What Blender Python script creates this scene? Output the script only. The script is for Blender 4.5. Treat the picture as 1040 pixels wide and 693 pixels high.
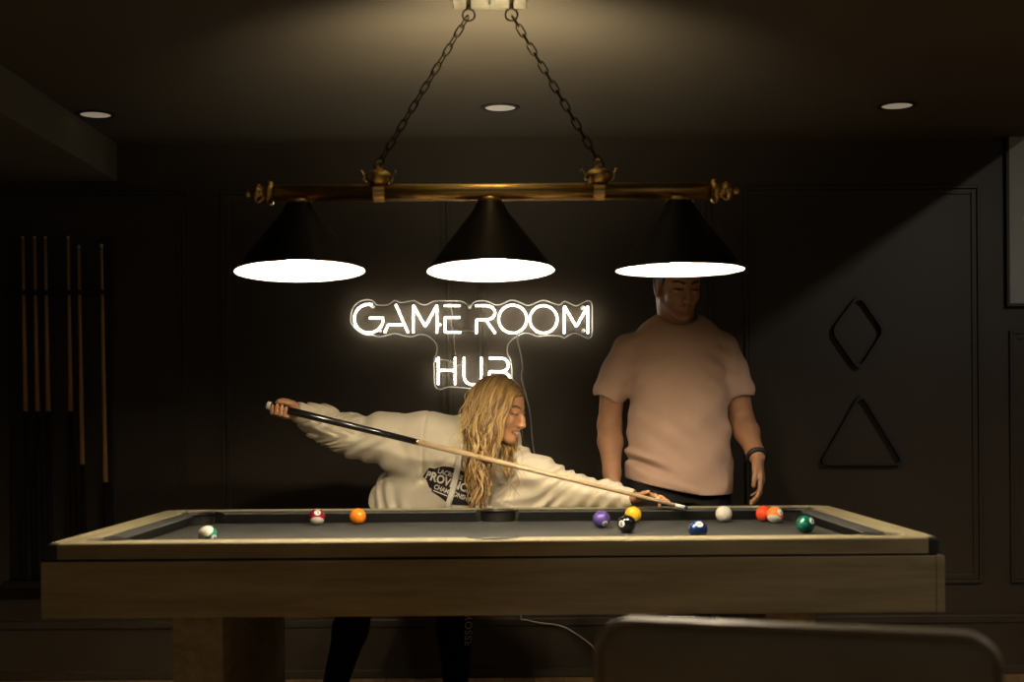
import bpy, bmesh, math, random
import numpy as np
from mathutils import Vector, Matrix
from mathutils.bvhtree import BVHTree

random.seed(7)
rng = np.random.default_rng(7)
for o in list(bpy.data.objects):
    bpy.data.objects.remove(o)
S = bpy.context.scene
C = S.collection

# ------------------------------------------------------------------ camera
F_PX, CX, CY, CAMZ, ROLL = 1412.0, 520.0, 421.0, 1.16, math.radians(0.42)
cd = bpy.data.cameras.new('camera')
cam = bpy.data.objects.new('camera', cd); C.objects.link(cam)
cd.sensor_width = 36.0
cd.lens = F_PX / 1040.0 * 36.0
cd.shift_y = (CY - 346.5) / 1040.0
cam.location = (0, 0, CAMZ)
cam.rotation_euler = (Matrix.Rotation(math.pi/2, 3, 'X') @ Matrix.Rotation(-ROLL, 3, 'Z')).to_euler()
cd.clip_start = 0.05
cd.dof.use_dof = True
cd.dof.focus_distance = 5.3
cd.dof.aperture_fstop = 2.8
S.camera = cam

# ------------------------------------------------------------------ view + world
S.view_settings.view_transform = 'Standard'
S.view_settings.look = 'None'
S.view_settings.gamma = 1.0
S.view_settings.use_curve_mapping = False
S.view_settings.exposure = 0.0
LAMP_L = 290.0         # radiance of the bulbs inside the shades
NEON_L = 15.5          # radiance of the sign tubes
UPSPOT_W = 62.0          # upward spots added beside the middle shade for the ceiling glow
SPOT_W = 3.7          # downlight in the raised ceiling bay
w = bpy.data.worlds.new('world'); S.world = w
w.use_nodes = True
w.node_tree.nodes['Background'].inputs[0].default_value = (0.84, 0.82, 0.64, 1)
w.node_tree.nodes['Background'].inputs[1].default_value = 0.13

# ------------------------------------------------------------------ helpers
CR, SR = math.cos(ROLL), math.sin(ROLL)
def P(px, py, d):
    """photo pixel + distance (metres from the camera along the floor) -> place in the room"""
    dx, dy = px - CX, py - CY
    x0, y0 = dx*CR - dy*SR, dx*SR + dy*CR
    return Vector((x0*d/F_PX, d, CAMZ - y0*d/F_PX))

def lin(c):
    return tuple(((v/255.0+0.055)/1.055)**2.4 if v/255.0 > 0.04045 else v/255.0/12.92 for v in c)

MATS = {}
def mat(name, col, rough=0.5, metal=0.0, spec=0.5, emit=None, es=0.0, var=0.0, vscale=8.0, vstretch=(1,1,1),
        bump=0.0, bscale=80.0, sheen=0.0, coat=0.0, trans=0.0, sss=0.0, col2=None, detail=4.0, vcol=False, alpha=1.0, ior=None):
    m = bpy.data.materials.new(name); MATS[name] = m
    m.use_nodes = True
    nt = m.node_tree; N = nt.nodes; L = nt.links
    b = N['Principled BSDF']
    b.inputs['Base Color'].default_value = (*col, 1)
    b.inputs['Roughness'].default_value = rough
    b.inputs['Metallic'].default_value = metal
    b.inputs['Specular IOR Level'].default_value = spec
    if sheen: b.inputs['Sheen Weight'].default_value = sheen
    if coat: b.inputs['Coat Weight'].default_value = coat; b.inputs['Coat Roughness'].default_value = 0.05
    if trans: b.inputs['Transmission Weight'].default_value = trans
    if sss:
        b.inputs['Subsurface Weight'].default_value = sss
        b.inputs['Subsurface Radius'].default_value = (0.012, 0.005, 0.003)
    if ior: b.inputs['IOR'].default_value = ior
    if alpha < 1: b.inputs['Alpha'].default_value = alpha
    if emit:
        b.inputs['Emission Color'].default_value = (*emit, 1)
        b.inputs['Emission Strength'].default_value = es
    tc = N.new('ShaderNodeTexCoord')
    if vcol:
        a = N.new('ShaderNodeAttribute'); a.attribute_name = 'Col'
        L.new(a.outputs['Color'], b.inputs['Base Color'])
    elif var or col2:
        mp = N.new('ShaderNodeMapping'); mp.inputs['Scale'].default_value = vstretch
        L.new(tc.outputs['Object'], mp.inputs['Vector'])
        no = N.new('ShaderNodeTexNoise'); no.inputs['Scale'].default_value = vscale
        no.inputs['Detail'].default_value = detail; no.inputs['Roughness'].default_value = 0.6
        L.new(mp.outputs[0], no.inputs['Vector'])
        cr = N.new('ShaderNodeValToRGB')
        c2 = col2 if col2 else tuple(v*(1-var) for v in col)
        cr.color_ramp.elements[0].position = 0.35; cr.color_ramp.elements[1].position = 0.65
        cr.color_ramp.elements[0].color = (*c2, 1); cr.color_ramp.elements[1].color = (*col, 1)
        L.new(no.outputs['Fac'], cr.inputs['Fac'])
        L.new(cr.outputs[0], b.inputs['Base Color'])
    if bump:
        n2 = N.new('ShaderNodeTexNoise'); n2.inputs['Scale'].default_value = bscale; n2.inputs['Detail'].default_value = 3
        L.new(tc.outputs['Object'], n2.inputs['Vector'])
        bp = N.new('ShaderNodeBump'); bp.inputs['Strength'].default_value = bump; bp.inputs['Distance'].default_value = 0.004
        L.new(n2.outputs['Fac'], bp.inputs['Height']); L.new(bp.outputs[0], b.inputs['Normal'])
    return m

def link(o, parent=None):
    C.objects.link(o)
    if parent is not None:
        o.parent = parent
        # children are given in room coordinates; keep them there
        o.matrix_parent_inverse = Matrix.Translation(parent.location).inverted() if parent.rotation_euler[:] == (0, 0, 0) else parent.matrix_basis.inverted()
    return o

def tag(o, label=None, cat=None, group=None, kind=None):
    if label: o['label'] = label
    if cat: o['category'] = cat
    if group: o['group'] = group
    if kind: o['kind'] = kind
    return o

def empty(name, loc, label=None, cat=None, group=None):
    o = bpy.data.objects.new(name, None); o.location = loc
    o.empty_display_size = 0.05
    C.objects.link(o)
    return tag(o, label, cat, group)

def np_mesh(name, V, Fq, smooth=True):
    V = np.asarray(V, dtype=np.float32); Fq = np.asarray(Fq, dtype=np.int32)
    me = bpy.data.meshes.new(name)
    n, k = Fq.shape
    me.vertices.add(len(V)); me.vertices.foreach_set('co', V.ravel())
    me.loops.add(n*k); me.loops.foreach_set('vertex_index', Fq.ravel())
    me.polygons.add(n); me.polygons.foreach_set('loop_start', np.arange(0, n*k, k, dtype=np.int32))
    me.polygons.foreach_set('loop_total', np.full(n, k, dtype=np.int32))
    me.update(calc_edges=True)
    if smooth: me.polygons.foreach_set('use_smooth', np.ones(n, dtype=bool))
    return me

class MB:
    """collects shapes of one part and links them as ONE mesh"""
    def __init__(s): s.v = []; s.f = []; s.sm = []; s.mi = []
    def add(s, vs, fs, smooth=False, mi=0):
        b = len(s.v); s.v += [tuple(v) for v in vs]
        for f in fs: s.f.append(tuple(b+i for i in f)); s.sm.append(smooth); s.mi.append(mi)
        return s
    def box(s, lo, hi, bev=0.0, mi=0, M=None):
        bm = bmesh.new()
        bmesh.ops.create_cube(bm, size=1)
        for v in bm.verts:
            v.co = Vector(((lo[i]+hi[i])/2 + v.co[i]*(hi[i]-lo[i]) for i in range(3)))
        if bev:
            bmesh.ops.bevel(bm, geom=list(bm.edges), offset=bev, segments=2, affect='EDGES', profile=0.6)
        bm.verts.index_update()
        vs = [(M @ v.co if M else v.co)[:] for v in bm.verts]
        fs = [[v.index for v in f.verts] for f in bm.faces]
        bm.free()
        return s.add(vs, fs, False, mi)
    def tube(s, pts, r, sides=8, closed=False, cap=True, mi=0, flat=None):
        pts = [Vector(p) for p in pts]; n = len(pts)
        rs = r if isinstance(r, (list, tuple)) else [r]*n
        tang = []
        for i in range(n):
            a = pts[(i-1) % n] if (closed or i > 0) else pts[i]
            b = pts[(i+1) % n] if (closed or i < n-1) else pts[i]
            t = (b-a); tang.append(t.normalized() if t.length > 1e-9 else Vector((0, 0, 1)))
        ref = Vector((0, 0, 1)) if abs(tang[0].z) < 0.9 else Vector((0, 1, 0))
        if flat is not None: ref = Vector(flat[2])
        u = (ref - tang[0]*ref.dot(tang[0])).normalized()
        vs = []; fs = []
        for i in range(n):
            if flat is not None:
                u = (ref - tang[i]*ref.dot(tang[i])).normalized()
            else:
                u = (u - tang[i]*u.dot(tang[i]))
                u = u.normalized() if u.length > 1e-6 else tang[i].orthogonal().normalized()
            w_ = tang[i].cross(u)
            fu, fw = (flat[0], flat[1]) if flat is not None else (1, 1)
            for k in range(sides):
                a = 2*math.pi*k/sides
                vs.append(pts[i] + (u*math.cos(a)*fu + w_*math.sin(a)*fw)*rs[i])
        m = n if closed else n-1
        for i in range(m):
            j = (i+1) % n
            for k in range(sides):
                l = (k+1) % sides
                fs.append((i*sides+k, i*sides+l, j*sides+l, j*sides+k))
        s.add(vs, fs, True, mi)
        if cap and not closed:
            b = len(s.v) - n*sides
            s.f.append(tuple(b+k for k in reversed(range(sides)))); s.sm.append(False); s.mi.append(mi)
            s.f.append(tuple(b+(n-1)*sides+k for k in range(sides))); s.sm.append(False); s.mi.append(mi)
        return s
    def lathe(s, prof, c=(0, 0, 0), seg=32, M=None, mi=0, smooth=True):
        """prof: (radius, z) pairs, spun about z"""
        vs = []; fs = []; n = len(prof)
        for r, z in prof:
            for k in range(seg):
                a = 2*math.pi*k/seg
                p = Vector((r*math.cos(a), r*math.sin(a), z))
                if M: p = M @ p
                vs.append(p + Vector(c))
        for i in range(n-1):
            for k in range(seg):
                l = (k+1) % seg
                fs.append((i*seg+k, i*seg+l, (i+1)*seg+l, (i+1)*seg+k))
        s.add(vs, fs, smooth, mi)
        b = len(s.v) - n*seg
        if prof[0][0] > 1e-6: pass
        return s
    def prism(s, poly, z0, z1, mi=0):
        n = len(poly)
        vs = [(x, y, z0) for x, y in poly] + [(x, y, z1) for x, y in poly]
        fs = [tuple(reversed(range(n))), tuple(range(n, 2*n))]
        for i in range(n):
            j = (i+1) % n
            fs.append((i, j, n+j, n+i))
        return s.add(vs, fs, False, mi)
    def mesh(s, name, mats):
        me = bpy.data.meshes.new(name)
        me.from_pydata(s.v, [], s.f)
        for m in (mats if isinstance(mats, (list, tuple)) else [mats]): me.materials.append(m)
        me.polygons.foreach_set('use_smooth', s.sm)
        me.polygons.foreach_set('material_index', s.mi)
        me.update()
        return me
    def build(s, name, mats, parent=None, loc=None):
        me = s.mesh(name, mats)
        o = bpy.data.objects.new(name, me)
        if loc is not None: o.location = loc
        return link(o, parent)

def arc2(cx, cy, rx, ry, a0, a1, n):
    return [(cx+rx*math.cos(math.radians(a0+(a1-a0)*i/n)), cy-ry*math.sin(math.radians(a0+(a1-a0)*i/n))) for i in range(n+1)]

def catmull(pts, n=6, closed=False):
    pts = [Vector(p) for p in pts]; out = []; N_ = len(pts)
    rngi = range(N_) if closed else range(N_-1)
    for i in rngi:
        p0 = pts[(i-1) % N_] if (closed or i > 0) else pts[i]
        p1 = pts[i]; p2 = pts[(i+1) % N_]
        p3 = pts[(i+2) % N_] if (closed or i+2 < N_) else p2
        for k in range(n):
            t = k/n
            out.append(0.5*((2*p1)+(p2-p0)*t+(2*p0-5*p1+4*p2-p3)*t*t+(3*p1-p0-3*p2+p3)*t**3))
    if not closed: out.append(pts[-1])
    return out

def text_mesh(body, bold=0.0, spacing=1.0):
    cu = bpy.data.curves.new('t', 'FONT'); cu.body = body; cu.size = 1.0
    cu.offset = bold; cu.space_character = spacing; cu.resolution_u = 3
    o = bpy.data.objects.new('t', cu); C.objects.link(o)
    dg = bpy.context.evaluated_depsgraph_get()
    me = o.evaluated_get(dg).to_mesh()
    vs = [v.co.copy() for v in me.vertices]; fs = [tuple(p.vertices) for p in me.polygons]
    o.evaluated_get(dg).to_mesh_clear()
    bpy.data.objects.remove(o); bpy.data.curves.remove(cu)
    return vs, fs

# ------------------------------------------------------------------ materials
M_wall = mat('wall_paint', (0.052, 0.040, 0.026), 0.42, spec=0.3, var=0.12, vscale=3, bump=0.03, bscale=200)
M_ceil = mat('ceiling_paint', (0.085, 0.069, 0.043), 0.8, var=0.08, vscale=3)
M_soffit = mat('soffit_paint', (0.13, 0.11, 0.070), 0.8, var=0.1, vscale=3)
M_plank = mat('floor_oak', (0.42, 0.25, 0.115), 0.35, col2=(0.28, 0.155, 0.065), vscale=5, vstretch=(6, 0.5, 1), bump=0.05)
M_wood = mat('pale_oak', (0.33, 0.287, 0.177), 0.55, spec=0.2, col2=(0.23, 0.195, 0.113), vscale=4, vstretch=(0.7, 9, 9), bump=0.04, bscale=60)
M_woody = mat('pale_oak_across', (0.33, 0.287, 0.177), 0.55, spec=0.2, col2=(0.23, 0.195, 0.113), vscale=4, vstretch=(9, 0.7, 9), bump=0.04, bscale=60)
M_felt = mat('grey_cloth', (0.046, 0.046, 0.045), 0.95, spec=0.0, var=0.12, vscale=40, bump=0.05, bscale=600)
M_black = mat('black_leather', (0.012, 0.010, 0.009), 0.55, var=0.2, vscale=30, bump=0.1, bscale=150)
M_brass = mat('aged_brass', (0.78, 0.54, 0.20), 0.32, metal=1.0, var=0.25, vscale=14)
M_brass2 = mat('polished_brass', (0.85, 0.66, 0.34), 0.22, metal=1.0, var=0.1, vscale=14)
M_iron = mat('dark_chain_metal', (0.06, 0.045, 0.025), 0.4, metal=0.9, var=0.2, vscale=30)
M_shade = mat('black_enamel', (0.008, 0.007, 0.006), 0.5, spec=0.15, var=0.1, vscale=20)
M_enamel = mat('white_enamel', (0.8, 0.79, 0.76), 0.5, var=0.03, vscale=5)
M_lit = mat('lit_bulb', (0.8, 0.8, 0.78), 0.6, emit=(1.0, 0.83, 0.58), es=LAMP_L)
M_neon = mat('neon_white', (0.9, 0.9, 0.9), 0.5, emit=(1.0, 0.93, 0.79), es=NEON_L)
M_acrylic = mat('clear_acrylic', (0.25, 0.20, 0.13), 0.08, alpha=0.03, spec=0.5)
M_acredge = mat('acrylic_edge', (0.75, 0.72, 0.64), 0.35, spec=0.6, alpha=0.75)
M_cord = mat('white_cord', (0.55, 0.5, 0.42), 0.5, var=0.1, vscale=30)
M_lens = mat('downlight_lens', (0.7, 0.68, 0.62), 0.5, emit=(1.0, 0.82, 0.6), es=0.19)
M_trim = mat('dark_trim', (0.03, 0.024, 0.016), 0.5, var=0.1, vscale=20)
M_skin = mat('skin', (0.56, 0.285, 0.15), 0.5, spec=0.35, var=0.10, vscale=25, sss=0.12, bump=0.04, bscale=250)
M_skin2 = mat('skin_tan', (0.40, 0.205, 0.115), 0.5, spec=0.35, var=0.12, vscale=25, sss=0.10, bump=0.04, bscale=250)
M_lip = mat('lip', (0.40, 0.175, 0.12), 0.4, var=0.1, vscale=60, sss=0.1)
M_brow = mat('eyebrow_hair', (0.13, 0.075, 0.035), 0.7, var=0.3, vscale=300)
M_teeth = mat('teeth', (0.58, 0.54, 0.47), 0.3, var=0.03, vscale=50)
M_hoodie = mat('cream_fleece', (0.74, 0.66, 0.51), 0.9, spec=0.15, var=0.06, vscale=20, sheen=0.25, bump=0.08, bscale=300)
M_shirt = mat('blush_cotton', (0.50, 0.33, 0.245), 0.9, spec=0.15, var=0.05, vscale=15, sheen=0.15, bump=0.06, bscale=400)
M_dark = mat('black_trousers', (0.012, 0.010, 0.010), 0.85, spec=0.2, var=0.2, vscale=20, bump=0.06, bscale=300)
M_hair = mat('blonde_hair', (0.4, 0.25, 0.08), 0.42, spec=0.5, vcol=True)
M_hairm = mat('dark_brown_hair', (0.02, 0.013, 0.008), 0.6, var=0.3, vscale=120, bump=0.4, bscale=120)
M_print = mat('black_print', (0.012, 0.010, 0.012), 0.7, var=0.15, vscale=60)
M_printw = mat('white_print', (0.72, 0.67, 0.58), 0.7, var=0.05, vscale=60)
M_printg = mat('grey_print', (0.55, 0.46, 0.44), 0.6, var=0.1, vscale=60)
M_string = mat('drawstring', (0.80, 0.76, 0.66), 0.85, var=0.08, vscale=90, bump=0.15, bscale=300)
M_leather = mat('brown_leather', (0.30, 0.235, 0.15), 0.42, spec=0.5, var=0.15, vscale=6, bump=0.12, bscale=220)
M_rack = mat('dark_walnut', (0.012, 0.0075, 0.0045), 0.5, var=0.3, vscale=8, vstretch=(1, 1, 6))
M_cue = mat('maple', (0.62, 0.46, 0.27), 0.28, col2=(0.54, 0.38, 0.21), vscale=10, vstretch=(1, 6, 6), coat=0.3)
M_cueo = mat('amber_cue_wood', (0.62, 0.40, 0.17), 0.35, col2=(0.5, 0.31, 0.13), vscale=10, vstretch=(6, 6, 0.6), coat=0.3)
M_cueb = mat('black_butt', (0.010, 0.008, 0.008), 0.18, spec=0.6, var=0.2, vscale=20, coat=0.6)
M_white = mat('white_plastic', (0.78, 0.76, 0.72), 0.35, var=0.03, vscale=20)
M_paper = mat('grey_print_paper', (0.44, 0.45, 0.40), 0.6, col2=(0.36, 0.37, 0.33), vscale=3, vstretch=(1, 1, 0.3))
M_eye = mat('eye_white', (0.7, 0.67, 0.62), 0.15, var=0.02, vscale=50)
M_iris = mat('iris', (0.03, 0.02, 0.012), 0.15, var=0.1, vscale=80)

# ------------------------------------------------------------------ the room
WY, H, XL, XR, Y0 = 6.15, 2.37, -2.9, 3.3, -1.6
XE = P(1043, 130, WY).x          # edge of the lowered ceiling; the bay right of it is higher
HB = 2.80
fl = MB().box((XL-.1, Y0-.1, -.12), (XR+.1, WY+.1, -.012)).build('floor', M_trim); tag(fl, kind='structure')
pw = 0.13
pm = {}
nx = int((XR-XL)/pw)+1
for i in range(nx):
    x0 = XL + i*pw
    ys = [Y0, Y0+1.4+((i*37) % 9)*0.13, Y0+3.6+((i*53) % 7)*0.17, Y0+5.7+((i*29) % 8)*0.15, WY]
    for a, b in zip(ys[:-1], ys[1:]):
        key = round(b-a, 3)
        if key not in pm:
            pm[key] = MB().box((0, 0, -.012), (pw-.003, b-a-.003, 0), .0012).mesh('plank', M_plank)
        o = bpy.data.objects.new('plank', pm[key]); o.location = (x0, a, 0); C.objects.link(o); o.parent = fl
wb = MB().box((XL-.1, WY, 0), (XR+.1, WY+.1, HB)).build('wall_back', M_wall); tag(wb, kind='structure')
tag(MB().box((XL-.1, Y0, 0), (XL, WY, HB)).build('wall_left', M_wall), kind='structure')
tag(MB().box((XR, Y0, 0), (XR+.1, WY, HB)).build('wall_right', M_wall), kind='structure')
ce = MB().box((XL-.1, Y0-.1, H), (XE, WY, HB+.08)).box((XE, Y0-.1, HB), (XR+.1, WY+.1, HB+.08)).build('ceiling', M_ceil)
tag(ce, kind='structure')
# dropped bulkhead along the left
bx = P(119, 165, WY).x
tag(MB().box((XL, Y0, H-.165), (bx, WY, H)).build('trim_1', M_soffit), kind='structure')
# panel mouldings on the back wall
def moulding(x0, x1, z0, z1, name='panel_molding'):
    mb = MB()
    for ins, th, wd in ((0, .016, .014), (.016, .009, .022)):
        a0, a1, b0, b1 = x0+ins, x1-ins, z0+ins, z1-ins
        mb.box((a0, WY-th, b0), (a0+wd, WY, b1), .002); mb.box((a1-wd, WY-th, b0), (a1, WY, b1), .002)
        mb.box((a0+wd, WY-th, b0), (a1-wd, WY, b0+wd), .002); mb.box((a0+wd, WY-th, b1-wd), (a1-wd, WY, b1), .002)
    o = mb.build(name, M_wall); o.parent = wb
    return o
zt, zb = P(520, 192, WY).z, .40
for a, b in ((-66, 190), (226, 458), (487, 723), (757, 996)):
    moulding(P(a, 421, WY).x, P(b, 421, WY).x, zb, zt)
moulding(P(1025, 421, WY).x, XR-.12, zb, P(1025, 336, WY).z)
bb = MB()
bb.box((XL, WY-.018, 0), (XR, WY, .225), .002)
bb.box((XL, WY-.026, .225), (XR, WY, .262), .006)
bb.box((XL, WY-.034, 0), (XR, WY-.018, .04), .006)
tag(bb.build('baseboard_back', M_wall), kind='structure')

# downlights
def downlight(px, py, label, zc=H, lensm=M_lens, r=.058):
    d = (zc-CAMZ)*F_PX/(CY-py+ (px-CX)*-SR)
    p = P(px, py, d); p.z = zc
    t = empty('recessed_downlight', p, label, 'light', 'ceiling downlights')
    MB().lathe([(r*1.02, -.001), (r*1.04, -.005), (r*1.32, -.004), (r*1.36, 0), (r*1.02, 0)], p, 40).build('trim_ring', M_trim, t)
    MB().lathe([(0, -.002), (r*1.03, -.002)], p, 40).build('lens', lensm, t)
    return t
downlight(508, 109, 'round recessed ceiling downlight behind the hanging lamp chains')
downlight(97, 116, 'round recessed ceiling downlight next to the dropped bulkhead')
downlight(911, 107, 'round recessed ceiling downlight above the wall with the diamond rack')
# downlight of the raised bay: it lights the wall right of the table past the ceiling edge
tb = empty('recessed_downlight', (XE+.52, 3.0, HB), 'small ceiling downlight in the raised bay beside the right wall', 'light', 'ceiling downlights')
MB().lathe([(.04, 0), (.042, -.008), (.06, -.008), (.064, 0)], tb.location, 32).build('trim_ring', M_trim, tb)
la = bpy.data.lights.new('downlight_beam', 'AREA'); la.shape = 'DISK'; la.size = .09; la.energy = SPOT_W*8; la.color = (1, .93, .82)
lo = bpy.data.objects.new('downlight_beam', la); lo.location = (0, 0, -.06); C.objects.link(lo); lo.parent = tb

# tall framed print at the right
pz0, pz1 = P(1024, 312, WY).z, 2.62
px0 = P(1020, 250, WY).x
fr = empty('framed_print', (px0+.35, WY, pz0), 'tall pale grey print in a thin dark frame high on the wall', 'picture')
mb = MB(); fw = .014
mb.box((px0, WY-.03, pz0), (px0+fw, WY, pz1), .002); mb.box((px0+.7-fw, WY-.03, pz0), (px0+.7, WY, pz1), .002)
mb.box((px0+fw, WY-.03, pz0), (px0+.7-fw, WY, pz0+fw), .002); mb.box((px0+fw, WY-.03, pz1-fw), (px0+.7-fw, WY, pz1), .002)
mb.build('frame', M_rack, fr)
MB().box((px0+fw, WY-.012, pz0+fw), (px0+.7-fw, WY-.002, pz1-fw)).build('print_sheet', M_paper, fr)

# ball racks hanging on the wall
def rounded_loop(corners, r, n=5):
    out = []; m = len(corners)
    cs = [Vector(c) for c in corners]
    for i in range(m):
        p, a, b = cs[i], cs[i-1], cs[(i+1) % m]
        da, db = (a-p).normalized(), (b-p).normalized()
        for k in range(n+1):
            t = k/n
            q0, q1 = p+da*r, p+db*r
            out.append((q0*(1-t)+p*t)*(1-t)+(q0*t*0+p*(1-t)+q1*t)*t)
    return out
def wall_rack(name, corners, label):
    cs = [P(x, y, WY-.035) for x, y in corners]
    c = sum(cs, Vector())/len(cs)
    loop = rounded_loop(cs, .045)
    mb = MB(); n = len(loop)
    outer = [c+(p-c)*1.0 for p in loop]; inner = [p+(c-p).normalized()*.016 for p in loop]
    vs = []
    for p, q in zip(outer, inner):
        vs += [Vector((p.x, WY-.035, p.z)), Vector((q.x, WY-.035, q.z)), Vector((q.x, WY-.003, q.z)), Vector((p.x, WY-.003, p.z))]
    fs = []
    for i in range(n):
        j = (i+1) % n
        for k in range(4):
            l = (k+1) % 4
            fs.append((i*4+k, j*4+k, j*4+l, i*4+l))
    mb.add(vs, fs)
    o = mb.build(name, M_rack)
    tag(o, label, 'ball rack')
    return o
wall_rack('diamond_rack', [(873, 297), (902, 336), (873, 378), (844, 336)], 'dark wooden diamond ball rack hung on the wall')
wall_rack('triangle_rack', [(875, 397), (921, 473), (832, 473)], 'dark wooden triangle ball rack hung under the diamond one')

# cue rack with cues at the left
cr = empty('cue_rack', (P(64, 300, WY).x, WY, P(64, 585, WY).z), 'dark wooden wall rack holding upright cues beside the bulkhead', 'cue rack')
xa, xb = P(10, 300, WY).x, P(116, 300, WY).x
zc1 = P(64, 299, WY).z; zc0 = P(64, 588, WY).z
MB().box((xa, WY-.092, zc1-.010), (xb, WY, zc1+.010), .003).build('top_rail', M_rack, cr)
MB().box((xa, WY-.11, zc0-.03), (xb, WY, zc0), .004).build('bottom_shelf', M_rack, cr)
MB().box((xa, WY-.012, zc0), (xa+.05, WY, zc1+.25), .004).build('side_post', M_rack, cr)
MB().box((xb-.05, WY-.012, zc0), (xb, WY, zc1+.25), .004).build('side_post', M_rack, cr)
cl = [(23, 240, 418, 'leftmost'), (35, 240, 418, ''), (46, 240, 418, ''), (69, 240, 418, ''), (80, 249, 472, ''), (103, 248, 490, '')]
lab = ['slim amber cue at the outer end of the wall rack', 'slim amber cue second from the outer end of the wall rack',
       'slim amber cue third from the outer end of the wall rack', 'slim amber cue in the middle gap of the wall rack',
       'amber cue with a low black grip beside the middle gap', 'brightest amber cue standing alone nearest the bulkhead end of the rack']
for (px, yt, yj, _), lb in zip(cl, lab):
    top = P(px, yt, WY-.075); mid = P(px+(yj-yt)*.017, yj, WY-.075); bot = Vector((mid.x+(mid.x-top.x)*.8, WY-.072, zc0+.001))
    t = empty('wall_cue', bot, lb, 'cue', 'cues in the wall rack')
    MB().tube([mid, mid.lerp(top, .985)], [.0105, .0065], 10).build('shaft', M_cueo, t)
    MB().tube([mid.lerp(top, .985), top], [.0065, .006], 10).build('tip', M_white, t)
    MB().tube([bot, bot.lerp(mid, .02), mid], [.012, .0145, .0108], 10).build('butt', M_dark, t)

# ------------------------------------------------------------------ neon sign
SY = WY-.07
def A_(u, v, y=SY): return P(350+u/6.6, 295+v/6.6, y)
def B_(u, v, y=SY): return A_(u+792, v, y)
sg = empty('neon_sign', A_(650, 640, WY), 'white neon sign reading GAME ROOM HUB on clear acrylic backing', 'neon sign')
def arcA(c, rx, ry, a0, a1, n, off=0): return [(x+off, y) for x, y in arc2(c[0], c[1], rx, ry, a0, a1, n)]
O_ = 792
strokes = {
 'letter_g': [arcA((162, 190), 97, 96, 76, 350, 26) + [(258, 186), (166, 186)]],
 'letter_a': [[(343, 96), (425, 284)], [(268, 284), (292, 231), (392, 231)]],
 'letter_m': [[(460, 286), (460, 98), (540, 244), (619, 98), (619, 286)]],
 'letter_e_top_bar': [[(668, 103), (772, 103)]],
 'letter_e': [[(772, 182), (672, 182), (672, 281), (778, 281)]],
 'letter_r': [[(O_+84, 103), (O_+150, 103)] + arcA((O_+158, 150), 58, 47, 90, -90, 12) + [(O_+91, 197), (O_+91, 289)], [(O_+155, 199), (O_+218, 288)]],
 'letter_o': [arcA((O_+335, 193), 94, 94, 0, 360, 36)],
 'letter_o.001': [arcA((O_+541, 195), 92, 92, 0, 360, 36)],
 'letter_m.001': [[(O_+680, 289), (O_+680, 104), (O_+761, 244), (O_+839, 104), (O_+839, 289)]],
 'letter_h': [[(628, 450), (628, 632)], [(741, 450), (741, 632)], [(628, 537), (741, 537)]],
 'letter_u': [[(800, 450), (800, 575)] + arcA((858, 575), 58, 58, 180, 360, 14) + [(916, 450)]],
 'letter_b': [[(O_+178, 455), (O_+250, 455)] + arcA((O_+256, 500), 50, 45, 90, -90, 10) + [(O_+178, 545), (O_+178, 632)] + [(O_+250, 632)] + arcA((O_+256, 588), 56, 43, -90, 90, 10)],
}
for nm, ss in strokes.items():
    mb = MB()
    for st in ss:
        pts = [A_(u, v) for u, v in st]
        # clean duplicates and add corner points so that bends stay tight
        q = [pts[0]]
        for p in pts[1:]:
            if (p-q[-1]).length > .003: q.append(p)
        r = []
        for i, p in enumerate(q):
            if 0 < i < len(q)-1:
                a, b = (q[i-1]-p), (q[i+1]-p)
                if a.angle(b) < 2.4 and min(a.length, b.length) > .02:
                    r += [p+a.normalized()*.006, p+a.normalized()*.0015+b.normalized()*.0015, p+b.normalized()*.006]; continue
            r.append(p)
        closed = (r[0]-r[-1]).length < .004
        if closed: r = r[:-1]
        mb.tube(r, .0043, 10, closed=closed)
    mb.build(nm.split('.')[0], M_neon, sg)
outline = [(40, 190), (50, 130), (85, 85), (130, 65), (175, 65), (202, 82), (215, 97), (290, 97), (335, 68), (375, 82), (425, 74), (470, 70), (505, 90), (548, 97), (600, 72), (690, 70), (780, 72), (820, 95), (838, 110), (855, 92)] + \
 [(O_+x, y) for x, y in [(85, 76), (130, 68), (170, 75), (220, 96), (260, 92), (320, 66), (370, 75), (430, 101), (470, 92), (540, 66), (600, 85), (650, 98), (680, 74), (712, 85), (760, 104), (808, 82), (840, 70), (866, 92), (868, 200), (866, 300), (840, 322), (806, 310), (750, 288), (700, 308), (680, 320), (650, 308), (560, 304), (500, 310), (440, 288), (390, 295), (335, 328), (302, 370), (300, 425), (322, 470), (330, 560), (322, 640), (270, 660), (170, 655), (90, 662)]] + \
 [(800, 655), (740, 650), (690, 650), (640, 665), (606, 640), (600, 550), (600, 460), (614, 430), (618, 370), (590, 330), (550, 303), (500, 297), (450, 312), (400, 306), (340, 290), (290, 300), (230, 313), (190, 302), (140, 298), (80, 265), (45, 220)]
oc = catmull([A_(u, v, SY+.012) for u, v in outline], 3, closed=True)
n = len(oc)
vs = [(p.x, SY+.010, p.z) for p in oc] + [(p.x, SY+.014, p.z) for p in oc]
MB().add(vs, [tuple(range(n)), tuple(reversed(range(n, 2*n)))]).build('acrylic_backing', M_acrylic, sg)
MB().tube(oc, .0026, 6, closed=True).build('acrylic_edge', M_acredge, sg)
for u, v in [(190, 110), (240, 275), (640, 235), (838, 112), (O_+800, 120), (O_+805, 275), (612, 470)]:
    p = A_(u, v, WY)
    Mx = Matrix.Rotation(math.pi/2, 3, 'X')
    MB().lathe([(0, .066), (.007, .066), (.008, .062), (.008, 0)], p, 12, Mx).build('standoff_screw', M_white, sg)
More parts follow.
